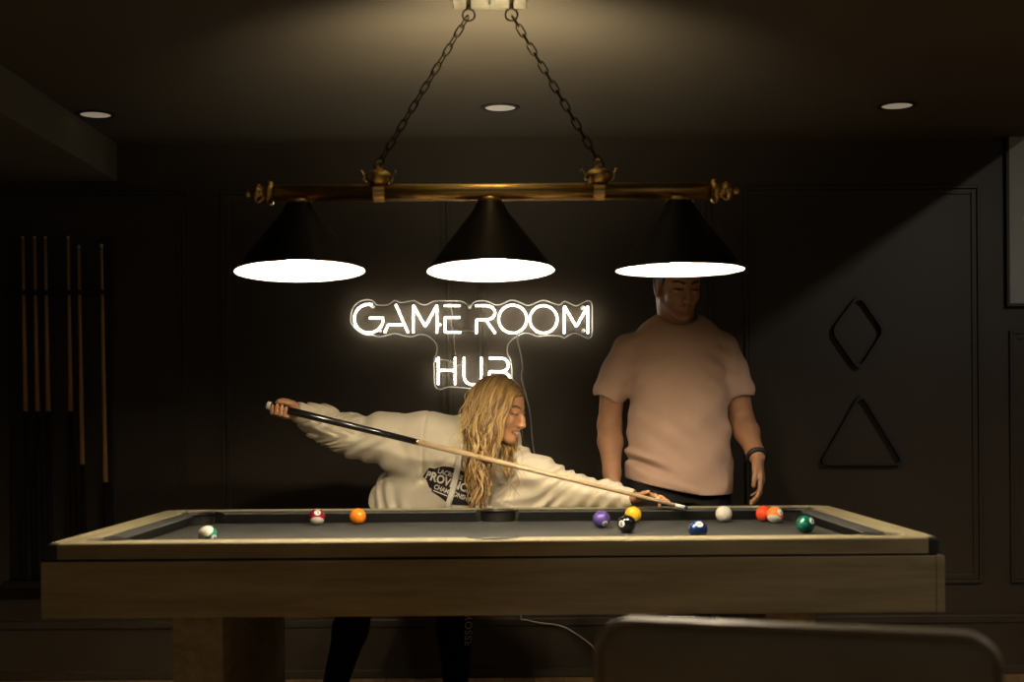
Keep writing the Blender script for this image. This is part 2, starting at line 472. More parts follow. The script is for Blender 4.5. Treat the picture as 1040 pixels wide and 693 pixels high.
for pts in ([(712, 110), (722, 160), (714, 210), (730, 290), (735, 360), (742, 430)], [(640, 462), (690, 470), (735, 482)], [(745, 510), (770, 500), (800, 492)], [(780, 275), (830, 272), (870, 275)]):
    MB().tube(catmull([A_(u, v, SY-.004) for u, v in pts], 4), .0024, 6).build('link_wire', M_cord, sg)
cordp = [B_(362, 290, SY), B_(372, 360, SY), B_(392, 440, SY), B_(402, 520, SY), B_(398, 600, SY), P(538, 418, SY), P(541, 450, SY), P(546, 485, SY), P(548, 540, SY), P(536, 590, SY), P(529, 626, WY-.03), P(535, 630, WY-.035), P(550, 633, WY-.04), P(570, 636, WY-.04), P(585, 644, WY-.04), P(600, 655, WY-.04), P(612, 668, WY-.045), P(640, 686, WY-.06)]
MB().tube(catmull(cordp, 5), .0032, 7).build('power_cord', M_cord, sg)

# ------------------------------------------------------------------ pool table
TX, TYC = -0.053, 4.31
TL, TW, ZT = 1.175, 0.65, 0.828       # half length, half width, top of the rails
RH, WR, CW = 0.042, 0.095, 0.048      # rail height, wood width, cushion width
BED = ZT-.042
pt = empty('pool_table', (TX, TYC, 0), 'pale oak pool table with grey cloth and black corner pockets', 'pool table')
def tpt(x, y, z): return (TX+x, TYC+y, z)
CPX, CPY, CPR = 1.048, .523, .066
SPY, SPR = .572, .062
def rail_strip(L_, Wd, along, sign, notch_mid):
    """top outline of one rail: outer edge straight, inner edge cut for the pockets"""
    n = 120; E = L_-.028
    xs = [-E+2*E*i/n for i in range(n+1)]
    cols = []
    cpa, cpb = (CPX, CPY) if along == 'x' else (CPY, CPX)
    for x in xs:
        yo = Wd
        yi = Wd-WR
        dx = abs(x)-cpa
        if abs(dx) < CPR: yi = max(yi, cpb+math.sqrt(CPR**2-dx**2))
        if abs(x) > cpa: yi = max(yi, Wd-(L_-.0025-abs(x)))
        if notch_mid and abs(x) < SPR: yi = max(yi, SPY+math.sqrt(SPR**2-x*x)-.004)
        yi = min(yi, yo-.004)
        cols.append((x, yo*sign, yi*sign))
    vs = []; fs = []
    b = .003
    for x, yo, yi in cols:
        s = 1 if yo > yi else -1
        for (a, z) in ((yo, ZT-RH), (yo, ZT-b), (yo-s*b, ZT), (yi, ZT), (yi, ZT-RH)):
            vs.append(tpt(x, a, z) if along == 'x' else tpt(a, x, z))
    m = 5
    for i in range(n):
        for k in range(m):
            l = (k+1) % m
            fs.append((i*m+k, (i+1)*m+k, (i+1)*m+l, i*m+l))
    fs.append(tuple(range(m))); fs.append(tuple(n*m+k for k in reversed(range(m))))
    return MB().add(vs, fs)
rails = {}
for key, along, sign in (('n', 'x', -1), ('f', 'x', 1), ('l', 'y', -1), ('r', 'y', 1)):
    L_, Wd = (TL, TW) if along == 'x' else (TW, TL)
    mb = rail_strip(L_, Wd, along, sign, along == 'x')
    bm = bmesh.new(); me = mb.mesh('rail', M_wood if along == 'x' else M_woody)
    bm.from_mesh(me); bmesh.ops.recalc_face_normals(bm, faces=bm.faces); bm.to_mesh(me); bm.free()
    rails[key] = link(bpy.data.objects.new('rail', me), pt)
def cushion(along, sign, a0, a1, Wd, rail, e0, e1):
    """a0..a1 along the rail at the wood edge, nose shortened by e0/e1 towards the pockets"""
    yi = (Wd-WR)*sign; yn = (Wd-WR-CW)*sign; ym = (Wd-WR-CW*.86)*sign
    prof = [(yi, ZT-.001, 0), ((Wd-WR-CW*.5)*sign, ZT-.0015, .5), (ym, ZT-.004, .86), (yn, ZT-.008, 1), ((Wd-WR-CW*.9)*sign, ZT-.014, .9), ((Wd-WR-CW*.45)*sign, BED+.001, .45), (yi, BED+.001, 0)]
    vs = []
    for end, e in ((a0, e0), (a1, -e1)):
        for y, z, t in prof:
            p = end+e*t
            vs.append(tpt(p, y, z) if along == 'x' else tpt(y, p, z))
    m = len(prof)
    fs = [(k, (k+1) % m, m+(k+1) % m, m+k) for k in range(m)] + [tuple(range(m)), tuple(m+k for k in reversed(range(m)))]
    mb = MB().add(vs, fs)
    me = mb.mesh('cushion', M_felt)
    bm = bmesh.new(); bm.from_mesh(me); bmesh.ops.recalc_face_normals(bm, faces=bm.faces); bm.to_mesh(me); bm.free()
    link(bpy.data.objects.new('cushion', me), rail)
    # children of a rail sit in table space
for key, sign in (('n', -1), ('f', 1)):
    cushion('x', sign, -.990, -.062, TW, rails[key], .045, .014)
    cushion('x', sign, .062, .990, TW, rails[key], .014, .045)
for key, sign in (('l', -1), ('r', 1)):
    cushion('y', sign, -.465, .465, TL, rails[key], .045, .045)
# bed with pocket notches
poly = []
bxm, bym = TL-WR, TW-WR
def cornerarc(sx, sy):
    pts = []
    # arc inside the bed from the x-edge to the y-edge
    a_ = [(CPX+CPR*math.cos(t), CPY+CPR*math.sin(t)) for t in np.linspace(math.radians(245+40), math.radians(165), 12)]
    a_ = [(min(x, bxm), min(y, bym)) for x, y in a_]
    return [(x*sx, y*sy) for x, y in a_]
def sidearc(sy):
    return [(SPR*math.cos(t), sy*min(bym, SPY-SPR*math.sin(t)*.92)) for t in np.linspace(0, math.pi, 13)]
poly = cornerarc(1, 1) + sidearc(1) + list(reversed(cornerarc(-1, 1))) + cornerarc(-1, -1) + list(reversed(sidearc(-1))) + list(reversed(cornerarc(1, -1)))
MB().prism([(TX+x, TYC+y) for x, y in poly], BED-.03, BED).build('playing_bed', M_felt, pt)
for sx in (-1, 1):
    for sy in (-1, 1):
        c = tpt(sx*CPX, sy*CPY, 0)
        MB().lathe([(CPR+.001, ZT-.006), (CPR-.004, ZT-.004), (CPR-.007, ZT-.008), (CPR-.007, BED-.02), (CPR-.012, BED-.09), (.03, BED-.12), (0, BED-.12)], c, 28).build('corner_pocket', M_black, pt)
        q = MB(); x0, x1 = sorted((sx*(TL-.028), sx*(TL+.001))); y0, y1 = sorted((sy*(TW-.028), sy*(TW-.001)))
        q.box(tpt(x0, y0, ZT-RH-.004), tpt(x1, y1, ZT-.002), .006).build('corner_cap', M_black, pt)
for sy in (-1, 1):
    MB().lathe([(SPR+.000, ZT-.005), (SPR-.004, ZT-.003), (SPR-.007, ZT-.008), (SPR-.007, BED-.02), (SPR-.012, BED-.09), (.03, BED-.12), (0, BED-.12)], tpt(0, sy*SPY, 0), 28).build('side_pocket', M_black, pt)
# sub frame (dark gap), aprons, posts
AZ1, AZ0 = ZT-RH-.006, .631
AXL, AYW = 1.187, .655
MB().box(tpt(-TL+.03, -TW+.03, AZ1-.05), tpt(TL-.03, TW-.03, BED-.031)).build('slate_frame', M_trim, pt)
for sy in (-1, 1):
    y0, y1 = sorted((sy*(AYW-.028), sy*AYW))
    MB().box(tpt(-AXL+.02, y0, AZ0), tpt(AXL-.02, y1, AZ1), .002).build('long_apron', M_wood, pt)
for sx in (-1, 1):
    x0, x1 = sorted((sx*(AXL-.028), sx*AXL))
    MB().box(tpt(x0, -AYW+.02, AZ0), tpt(x1, AYW-.02, AZ1), .002).build('end_apron', M_woody, pt)
    for sy in (-1, 1):
        x0, x1 = sorted((sx*(AXL-.0215), sx*(AXL+.001))); y0, y1 = sorted((sy*(AYW-.0215), sy*(AYW+.001)))
        MB().box(tpt(x0, y0, AZ0), tpt(x1, y1, AZ1), .0015).build('corner_post', M_wood, pt)
for sx in (-1, 1):
    x0, x1 = sorted((sx*.741, sx*.878))
    for sy in (-1, 1):
        y0, y1 = sorted((sy*.515, sy*.39))
        MB().box(tpt(x0, y0, 0), tpt(x1, y1, AZ0+.05), .003).build('leg', M_woody, pt)
    MB().box(tpt(x0+.012, -.39, .04), tpt(x1-.012, .39, AZ0+.05), .003).build('leg_panel', M_woody, pt)

# ------------------------------------------------------------------ balls
BR = .0286
def ball_mat(name, col, stripe):
    m = mat(name, col, 0.08, spec=0.5, coat=0.5, var=0.03, vscale=40)
    if stripe:
        nt = m.node_tree; N = nt.nodes; L = nt.links
        b = N['Principled BSDF']
        tc = N.new('ShaderNodeTexCoord'); sp = N.new('ShaderNodeSeparateXYZ')
        L.new(tc.outputs['Object'], sp.inputs[0])
        ab = N.new('ShaderNodeMath'); ab.operation = 'ABSOLUTE'; L.new(sp.outputs['Z'], ab.inputs[0])
        gt = N.new('ShaderNodeMath'); gt.operation = 'GREATER_THAN'; gt.inputs[1].default_value = BR*.55; L.new(ab.outputs[0], gt.inputs[0])
        mx = N.new('ShaderNodeMix'); mx.data_type = 'RGBA'
        L.new(gt.outputs[0], mx.inputs['Factor'])
        mx.inputs[6].default_value = (*col, 1); mx.inputs[7].default_value = (.72, .68, .58, 1)
        L.new(mx.outputs[2], b.inputs['Base Color'])
    return m
def sph(R, seg=32, rings=20):
    bm = bmesh.new(); bmesh.ops.create_uvsphere(bm, u_segments=seg, v_segments=rings, radius=R)
    me = bpy.data.meshes.new('pool_ball'); bm.to_mesh(me); bm.free()
    me.polygons.foreach_set('use_smooth', np.ones(len(me.polygons), dtype=bool))
    return me
def pool_ball(px, py, d, num, col, label, stripe=False, face=(0, -1, .2), up=(0, 0, 1)):
    p = P(px, py, d); p.z = BED+BR
    # keep it on the seen column
    me = sph(BR); me.materials.append(ball_mat('ball_%s' % (num or 'cue'), col, stripe))
    o = bpy.data.objects.new('pool_ball', me); o.location = p; C.objects.link(o)
    tag(o, label, 'pool ball', 'balls on the pool table')
    if num:
        # local x axis carries the number; z is the stripe axis
        fx = Vector(face).normalized(); uz = Vector(up); uz = (uz-fx*uz.dot(fx)).normalized()
        yv = uz.cross(fx)
        R = Matrix((fx, yv, uz)).transposed()
        o.rotation_euler = R.to_euler()
        mb = MB(); r = .0105; rings = 4; seg = 20
        vs = [(0, 0)]; fs = []
        for i in range(1, rings+1):
            for k in range(seg):
                a = 2*math.pi*k/seg; vs.append((r*i/rings*math.cos(a), r*i/rings*math.sin(a)))
        for k in range(seg): fs.append((0, 1+k, 1+(k+1) % seg))
        for i in range(rings-1):
            for k in range(seg):
                l = (k+1) % seg; fs.append((1+i*seg+k, 1+(i+1)*seg+k, 1+(i+1)*seg+l, 1+i*seg+l))
        def onball(y, z, e):
            return (Vector((math.sqrt(max(BR*BR-y*y-z*z, 0)), y, z))).normalized()*(BR+e)
        mb.add([onball(a, b, .00025) for a, b in vs], fs, True, 0)
        tv, tf = text_mesh(str(num), .02)
        x0 = min(v.x for v in tv); x1 = max(v.x for v in tv); y0 = min(v.y for v in tv); y1 = max(v.y for v in tv)
        sc = .012/(y1-y0)
        if (x1-x0)*sc > .015: sc = .015/(x1-x0)
        mb.add([onball((v.x-(x0+x1)/2)*sc, (v.y-(y0+y1)/2)*sc, .0006) for v in tv], tf, False, 1)
        c = mb.build('number_spot', [M_white, M_print]); c.parent = o
    return o
pool_ball(211, 541, 4.04, 14, (.006, .12, .085), 'green striped ball showing its white cap beside the end rail', True, face=(.75, -.6, -.25), up=(-.55, -.45, .8))
pool_ball(322, 524, 4.745, 15, (.20, .008, .03), 'maroon striped ball with a white lower half', True, face=(.15, -.8, .6), up=(-.1, .75, .7))
pool_ball(363.5, 524, 4.755, 5, (.82, .22, .015), 'plain orange ball by the far cushion next to the maroon striped one', False, face=(-.3, .9, .4))
pool_ball(611, 527, 4.54, 4, (.085, .05, .26), 'purple ball with its number low on the side', False, face=(.35, -.85, -.45))
pool_ball(643, 520, 4.745, 1, (.80, .50, .03), 'yellow ball behind the black ball', False, face=(-.8, .3, .3))
pool_ball(636.5, 533.5, 4.34, 8, (.008, .008, .008), 'black eight ball in front of the yellow ball', False, face=(-.62, -.75, .1))
pool_ball(709, 538, 4.10, 2, (.008, .03, .13), 'dark blue ball with its number turned up', False, face=(.05, -.72, .68), up=(1, 0, .6))
pool_ball(735, 520, 4.740, None, (.66, .62, .53), 'plain white cue ball')
pool_ball(776, 520, 4.740, 3, (.72, .07, .02), 'red ball tucked behind the orange striped ball', False, face=(.2, .9, .3))
pool_ball(787, 522.5, 4.686, 13, (.85, .20, .03), 'orange striped ball in front of the red ball', True, face=(.5, -.8, .4), up=(.25, .55, .8))
pool_ball(818, 533.5, 4.28, 6, (.006, .11, .075), 'solid green ball beside the end cushion', False, face=(.6, -.7, .45))

# ------------------------------------------------------------------ hanging lamp
LD = 4.0
def LP(px, py): return P(px, py, LD)
zbar = LP(499, 195).z
lamp = empty('billiard_light', (LP(498, 195).x, LD, H), 'three shade brass billiard light hanging on chains over the table', 'ceiling light')
cx0, cx1 = LP(459.5, 8).x, LP(535, 8).x
cp = MB().box((cx0, LD-.066, H-.024), (cx1, LD+.07, H), .003).build('canopy', M_brass2, lamp)
MB().box(((cx0+cx1)/2-.004, LD-.016, H-.026), ((cx0+cx1)/2+.004, LD+.016, H-.022), .001).build('slot_screw', M_iron, lamp)
bl, br_ = LP(274, 196.5), LP(726, 194)
bz = (bl.z+br_.z)/2
bar = MB().tube([Vector((bl.x, LD, bl.z)), Vector((br_.x, LD, br_.z))], .0245, 24)
bar.build('bar', M_brass, lamp)
for e, s in ((bl, -1), (br_, 1)):
    Mx = Matrix.Rotation(s*math.pi/2, 3, 'Y')
    MB().lathe([(.0255, -.012), (.034, -.008), (.036, 0), (.034, .006), (.022, .012), (.018, .02), (.026, .028), (.028, .037), (.022, .046), (.012, .052), (.008, .056), (.011, .062), (.010, .068), (0, .072)], (e.x, LD, e.z), 24, Mx).build('end_finial', M_brass, lamp)
def link_mesh(a=.0105, b=.020, r=.0023):
    pts = []
    for i in range(20):
        t = 2*math.pi*i/20
        x = a*math.cos(t); z = (b-a)*(1 if math.sin(t) > 0 else -1)*(1 if abs(math.sin(t)) > .01 else 0) + a*math.sin(t)
        pts.append((x*.85, 0, z))
    return MB().tube(pts, r, 6, closed=True).mesh('chain_link', M_iron)
lk = link_mesh()
for (tx, ty), (ex, ey) in (((476, 17), (385, 166)), ((519.5, 17), (608, 164))):
    hook = Vector((LP(tx, ty).x, LD, H-.024))
    MB().tube([hook+Vector((0, 0, .004)), hook+Vector((0, 0, -.02))], .007, 10).build('hook_stem', M_iron, lamp)
    rc = hook+Vector((0, 0, -.036))
    MB().tube([rc+Vector((math.cos(t)*.0175, 0, math.sin(t)*.0175)) for t in np.linspace(0, 2*math.pi, 24, endpoint=False)], .0028, 8, closed=True).build('hook_ring', M_iron, lamp)
    end = LP(ex, ey); end.y = LD
    st = rc+(end-rc).normalized()*.022
    L_ = (end-st).length; nl = int(round(L_/.0315)); stp = (end-st)/nl
    dirv = stp.normalized()
    for i in range(nl+1):
        o = bpy.data.objects.new('chain_link', lk); o.location = st+stp*i
        q = dirv.to_track_quat('Z', 'Y').to_matrix()
        o.rotation_euler = (q @ Matrix.Rotation(math.radians(20 + (90 if i % 2 else 0)), 3, 'Z')).to_euler()
        link(o, lamp)
    base = Vector((end.x, LD, bz))
    MB().lathe([(.0262, -.016), (.0262, .016)], base, 24, Matrix.Rotation(math.pi/2, 3, 'Y')).lathe([(.020, .022), (.030, .028), (.036, .040), (.034, .054), (.024, .062), (.012, .066), (.007, .074), (0, .078)], base, 24).build('chain_collar', M_brass, lamp)
    MB().tube([base+Vector((math.cos(t)*.009, 0, .082+math.sin(t)*.011)) for t in np.linspace(0, 2*math.pi, 16, endpoint=False)], .0026, 8, closed=True).build('collar_loop', M_brass, lamp)
    for sx in (-1, 1):
        MB().tube(catmull([base+Vector((sx*.032, -.018, .030)), base+Vector((sx*.040, -.024, .034)), base+Vector((sx*.044, -.024, .050)), base+Vector((sx*.050, -.022, .060))], 4), [.0045]*12+[.006], 8).build('collar_arm', M_brass2, lamp)
for px, py, hw, tilt, upspots in ((304, 277, 66, 3.6, False), (498, 276.5, 65, 4.2, True), (690.5, 275, 65.5, .4, False)):
    c = LP(px, py); c.y = LD
    top = Vector((c.x, LD, bz-.02))
    hgt = top.z-c.z; r = hw*LD/F_PX
    Rm = Matrix.Rotation(math.radians(-.32*tilt if px < 400 else (-.1*tilt)), 3, 'Y') @ Matrix.Rotation(math.radians(-tilt), 3, 'X')
    bu = .008
    prof = [(r, -hgt), (r*.985, -hgt+.004), (.050, -.035), (.040, -.014), (.034, -.008)]
    inner = [(r-.002, -hgt+.001), (.048, -.037), (.03, -.022), (0, -.021)]
    sh = MB().lathe(prof, top, 56, Rm).build('shade', M_shade, lamp)
    MB().lathe(inner, top, 56, Rm).build('shade_lining', M_enamel, sh)
    MB().lathe([(q_, -hgt+z_+bu) for q_, z_ in ((0, .006), (.022, .010), (.041, .022), (.052, .040), (.054, .055), (.048, .075), (.034, .095), (.020, .112), (.018, .130))], top, 24, Rm).build('bulb', M_lit, sh)
    MB().lathe([(.0275, .004), (.034, -.001), (.036, -.008), (.033, -.014)], top, 28, Rm).build('neck_cap', M_brass, sh)
    for sx in (-1, 1):
        MB().lathe([(0, .005), (.004, .003), (.005, 0), (.004, -.003), (0, -.005)], top+Vector((sx*.037, -.008, -.012)), 10).build('cap_screw', M_brass2, sh)
    if upspots:
        # neck is closed: two added spots beside the bar make the ceiling glow
        for sy in (-1, 1):
            vl = bpy.data.lights.new('added_upspot', 'SPOT'); vl.spot_size = math.radians(114); vl.spot_blend = 1.0; vl.shadow_soft_size = .02
            vl.energy = UPSPOT_W; vl.color = (1, .84, .58)
            vo = bpy.data.objects.new('added_upspot', vl); vo.location = top+Vector((0, sy*.078, -.004))
            vo.rotation_euler = (math.pi+sy*-.62, 0, 0); link(vo, lamp)

# ------------------------------------------------------------------ leather chair in the foreground
ca, cb = P(607, 627, 2.2), P(1018, 645, 2.0)
cdir = (cb-ca); cdir.z = 0; cwid = cdir.length; ang = math.atan2(cdir.y, cdir.x)
cc = (ca+cb)/2
ch = empty('leather_chair', (cc.x, cc.y, 0), 'brown leather chair with a rounded back facing the table', 'chair')
ch.rotation_euler = (0, 0, ang)
def ch_part(mb, name, m, par=None):
    me = mb.mesh(name, m); o = bpy.data.objects.new(name, me); C.objects.link(o); o.parent = par or ch
    return o
zt_ = (ca.z+cb.z)/2
def rrect(wd, h0, h1, r, n=8):
    pts = []
    for cx_, cz_, a0 in ((wd-r, h1-r, 0), (-wd+r, h1-r, 90), (-wd+.03, h0+.03, 180), (wd-.03, h0+.03, 270)):
        rr = r if a0 < 180 else .03
        for k in range(n+1):
            a = math.radians(a0+90*k/n); pts.append((cx_+rr*math.cos(a), cz_+rr*math.sin(a)))
    return pts
def cushion_panel(pts, y0, y1, bev, lean):
    """soft rounded slab with the outline pts in x/z"""
    cxm = sum(p[0] for p in pts)/len(pts); czm = sum(p[1] for p in pts)/len(pts)
    lv = []
    for ins, y in ((.6, y0-.004), (.25, y0-.003), (bev, y0), (bev*.3, y0+bev*.3), (0, y0+bev), (0, y1-bev), (bev*.3, y1-bev*.3), (bev, y1), (.25, y1+.004), (.6, y1+.006)):
        row = []
        for x, z in pts:
            if ins <= bev:
                l = math.hypot(x-cxm, z-czm); k = 1-ins/l
            else: k = 1-ins
            X, Z = cxm+(x-cxm)*k, czm+(z-czm)*k
            row.append((X, y+(Z-czm)*lean, Z))
        lv.append(row)
    n = len(pts); vs = [v for r_ in lv for v in r_]; fs = []
    for i in range(len(lv)-1):
        for k in range(n):
            l = (k+1) % n; fs.append((i*n+k, (i+1)*n+k, (i+1)*n+l, i*n+l))
    fs.append(tuple(range(n))); fs.append(tuple((len(lv)-1)*n+k for k in reversed(range(n))))
    return MB().add(vs, fs, True)
hw_ = cwid/2
bp_ = rrect(hw_, .40, zt_, .055)
bk = ch_part(cushion_panel(bp_, -.0, .085, .022, -.14), 'backrest', M_leather)
czm = sum(p[1] for p in bp_)/len(bp_)
ch_part(MB().tube([(x*.995, -.001+.006+(z-czm)*-.14, z-.001) for x, z in bp_], .0042, 6, closed=True), 'piping', M_leather, bk)
ch_part(MB().box((-hw_+.01, .05, .36), (hw_-.01, .56, .47), .03), 'seat', M_leather)
for sx in (-1, 1):
    for y in (.07, .53):
        ch_part(MB().tube([(sx*(hw_-.05), y, .37), (sx*(hw_-.035), y+(-.04 if y < .3 else .01), 0)], [.022, .014], 10), 'leg', M_rack)

# ------------------------------------------------------------------ people: smooth solid modelling
V3 = lambda *a: np.array(a, dtype=np.float64)
class Solid:
    """distance field on a grid; shapes are melted together and turned into one quad mesh"""
    def __init__(s, lo, hi, h):
        s.lo = np.array(lo, float); s.h = h
        s.n = np.ceil((np.array(hi, float)-s.lo)/h).astype(int)+1
        s.a = np.full(s.n, 1.0, np.float32)
    def win(s, lo, hi):
        i0 = np.clip(np.floor((lo-s.lo)/s.h).astype(int), 0, s.n); i1 = np.clip(np.ceil((hi-s.lo)/s.h).astype(int)+1, 0, s.n)
        if np.any(i1 <= i0): return None
        g = [(s.lo[k]+s.h*np.arange(i0[k], i1[k])) for k in range(3)]
        return tuple(slice(a, b) for a, b in zip(i0, i1)), g[0][:, None, None], g[1][None, :, None], g[2][None, None, :]
    def put(s, sl, d, k, cut=False):
        a = s.a[sl]
        if cut:
            d = -d
            h = np.maximum(k-np.abs(a-d), 0)/k if k > 0 else 0
            s.a[sl] = np.maximum(a, d)+h*h*k*.25
        else:
            h = np.maximum(k-np.abs(a-d), 0)/k if k > 0 else 0
            s.a[sl] = np.minimum(a, d)-h*h*k*.25
    def cone(s, a, b, ra, rb, k=.012, cut=False):
        a = np.array(a, float); b = np.array(b, float); m = max(ra, rb)+k+3*s.h
        W = s.win(np.minimum(a, b)-m, np.maximum(a, b)+m)
        if W is None: return s
        sl, X, Y, Z = W
        d = b-a; L2 = max(d@d, 1e-12)
        t = np.clip(((X-a[0])*d[0]+(Y-a[1])*d[1]+(Z-a[2])*d[2])/L2, 0, 1)
        D = np.sqrt((X-a[0]-t*d[0])**2+(Y-a[1]-t*d[1])**2+(Z-a[2]-t*d[2])**2)-(ra+(rb-ra)*t)
        s.put(sl, D.astype(np.float32), k, cut); return s
    def chain(s, pts, rs, k=.012):
        for i in range(len(pts)-1): s.cone(pts[i], pts[i+1], rs[i], rs[i+1], k)
        return s
    def ell(s, c, r, k=.012, A=None, cut=False):
        c = np.array(c, float); r = np.array(r, float)
        A = np.eye(3) if A is None else np.array(A, float)      # rows: axes
        ext = np.sqrt((((A*r[:, None]))**2).sum(0)); m = ext+k+3*s.h
        W = s.win(c-m, c+m)
        if W is None: return s
        sl, X, Y, Z = W
        q = [((X-c[0])*A[i, 0]+(Y-c[1])*A[i, 1]+(Z-c[2])*A[i, 2]) for i in range(3)]
        k0 = np.sqrt(sum((q[i]/r[i])**2 for i in range(3))); k1 = np.sqrt(sum((q[i]/r[i]**2)**2 for i in range(3)))
        D = k0*(k0-1)/np.maximum(k1, 1e-9)
        s.put(sl, D.astype(np.float32), k, cut); return s
    def loft(s, a, b, side, st, k=.03, cut=False):
        """elliptic sections along a->b; st = (t, half width along side, half depth)"""
        a = np.array(a, float); b = np.array(b, float); ax = b-a; L = np.linalg.norm(ax); ax /= L
        side = np.array(side, float); side = side-ax*(side@ax); side /= np.linalg.norm(side); dep = np.cross(ax, side)
        t_, w_, d_ = [np.array(v) for v in zip(*st)]
        m = max(w_.max(), d_.max())+k+3*s.h
        W = s.win(np.minimum(a+ax*L*t_[0], a+ax*L*t_[-1])-m, np.maximum(a+ax*L*t_[0], a+ax*L*t_[-1])+m)
        sl, X, Y, Z = W
        X = X-a[0]; Y = Y-a[1]; Z = Z-a[2]
        T = (X*ax[0]+Y*ax[1]+Z*ax[2])/L
        u = X*side[0]+Y*side[1]+Z*side[2]; v = X*dep[0]+Y*dep[1]+Z*dep[2]
        sm = np.linspace(t_[0], t_[-1], 60)
        def sp(y):
            f = np.interp(sm, t_, y)
            for _ in range(6): f[1:-1] = (f[:-2]+2*f[1:-1]+f[2:])/4
            return f
        w = np.interp(T, sm, sp(w_)); d = np.interp(T, sm, sp(d_))
        q = np.sqrt((u/w)**2+(v/d)**2); D = (q-1)*np.minimum(w, d)
        cap = (np.abs(T-(t_[0]+t_[-1])/2)-(t_[-1]-t_[0])/2)*L
        D = np.maximum(D, cap)
        s.put(sl, D.astype(np.float32), k, cut); return s
    def warp(s, fn, lo, hi):
        """add fn(X,Y,Z) metres to the field inside a box: folds and creases"""
        sl, X, Y, Z = s.win(np.array(lo, float), np.array(hi, float))
        s.a[sl] += fn(X, Y, Z).astype(np.float32)
    def sample(s, p):
        i = np.round((np.array(p)-s.lo)/s.h).astype(int)
        if np.any(i < 0) or np.any(i >= s.n): return 1.0
        return float(s.a[tuple(i)])
    def surface(s, smooth=1):
        v = s.a; n = s.n; sg = v < 0
        c = np.zeros(n-1, np.uint8)
        offs = [(i, j, k) for i in (0, 1) for j in (0, 1) for k in (0, 1)]
        for i, j, k in offs: c += sg[i:n[0]-1+i, j:n[1]-1+j, k:n[2]-1+k]
        idx = np.argwhere((c > 0) & (c < 8)); del c
        vals = np.stack([v[idx[:, 0]+i, idx[:, 1]+j, idx[:, 2]+k] for i, j, k in offs], 1).astype(np.float64)
        acc = np.zeros((len(idx), 3)); cnt = np.zeros(len(idx))
        O = np.array(offs, float)
        for e0 in range(8):
            for e1 in range(e0+1, 8):
                if np.abs(O[e0]-O[e1]).sum() != 1: continue
                a, b = vals[:, e0], vals[:, e1]; mk = (a < 0) != (b < 0)
                t = a[mk]/(a[mk]-b[mk])
                acc[mk] += O[e0]+t[:, None]*(O[e1]-O[e0]); cnt[mk] += 1
        Vt = s.lo+(idx+acc/cnt[:, None])*s.h
        st = np.array([(n[1]-1)*(n[2]-1), n[2]-1, 1]); key = idx@st
        quads = []
        for ax in range(3):
            u, w = (ax+1) % 3, (ax+2) % 3
            hi = [slice(None)]*3; lo_ = [slice(None)]*3
            lo_[ax] = slice(0, n[ax]-1); hi[ax] = slice(1, n[ax])
            ch = sg[tuple(lo_)] != sg[tuple(hi)]
            e = np.argwhere(ch)
            ok = (e[:, u] > 0) & (e[:, w] > 0) & (e[:, u] < n[u]-1) & (e[:, w] < n[w]-1); e = e[ok]
            neg = sg[e[:, 0], e[:, 1], e[:, 2]]
            cells = []
            for du, dw in ((-1, -1), (0, -1), (0, 0), (-1, 0)):
                q = e.copy(); q[:, u] += du; q[:, w] += dw; cells.append(np.searchsorted(key, q@st))
            Q = np.stack(cells, 1); Q[~neg] = Q[~neg][:, ::-1]; quads.append(Q)
        Q = np.concatenate(quads)
        for _ in range(smooth):
            sm = np.zeros_like(Vt); ct = np.zeros(len(Vt))
            for i, j in ((0, 1), (1, 2), (2, 3), (3, 0)):
                np.add.at(sm, Q[:, i], Vt[Q[:, j]]); np.add.at(ct, Q[:, i], 1)
            Vt = Vt*.5+.5*sm/np.maximum(ct, 1)[:, None]
        return Vt, Q

def unit(v):
    v = np.array(v, float); return v/np.linalg.norm(v)
def vp(px, py, d): return np.array(P(px, py, d)[:])

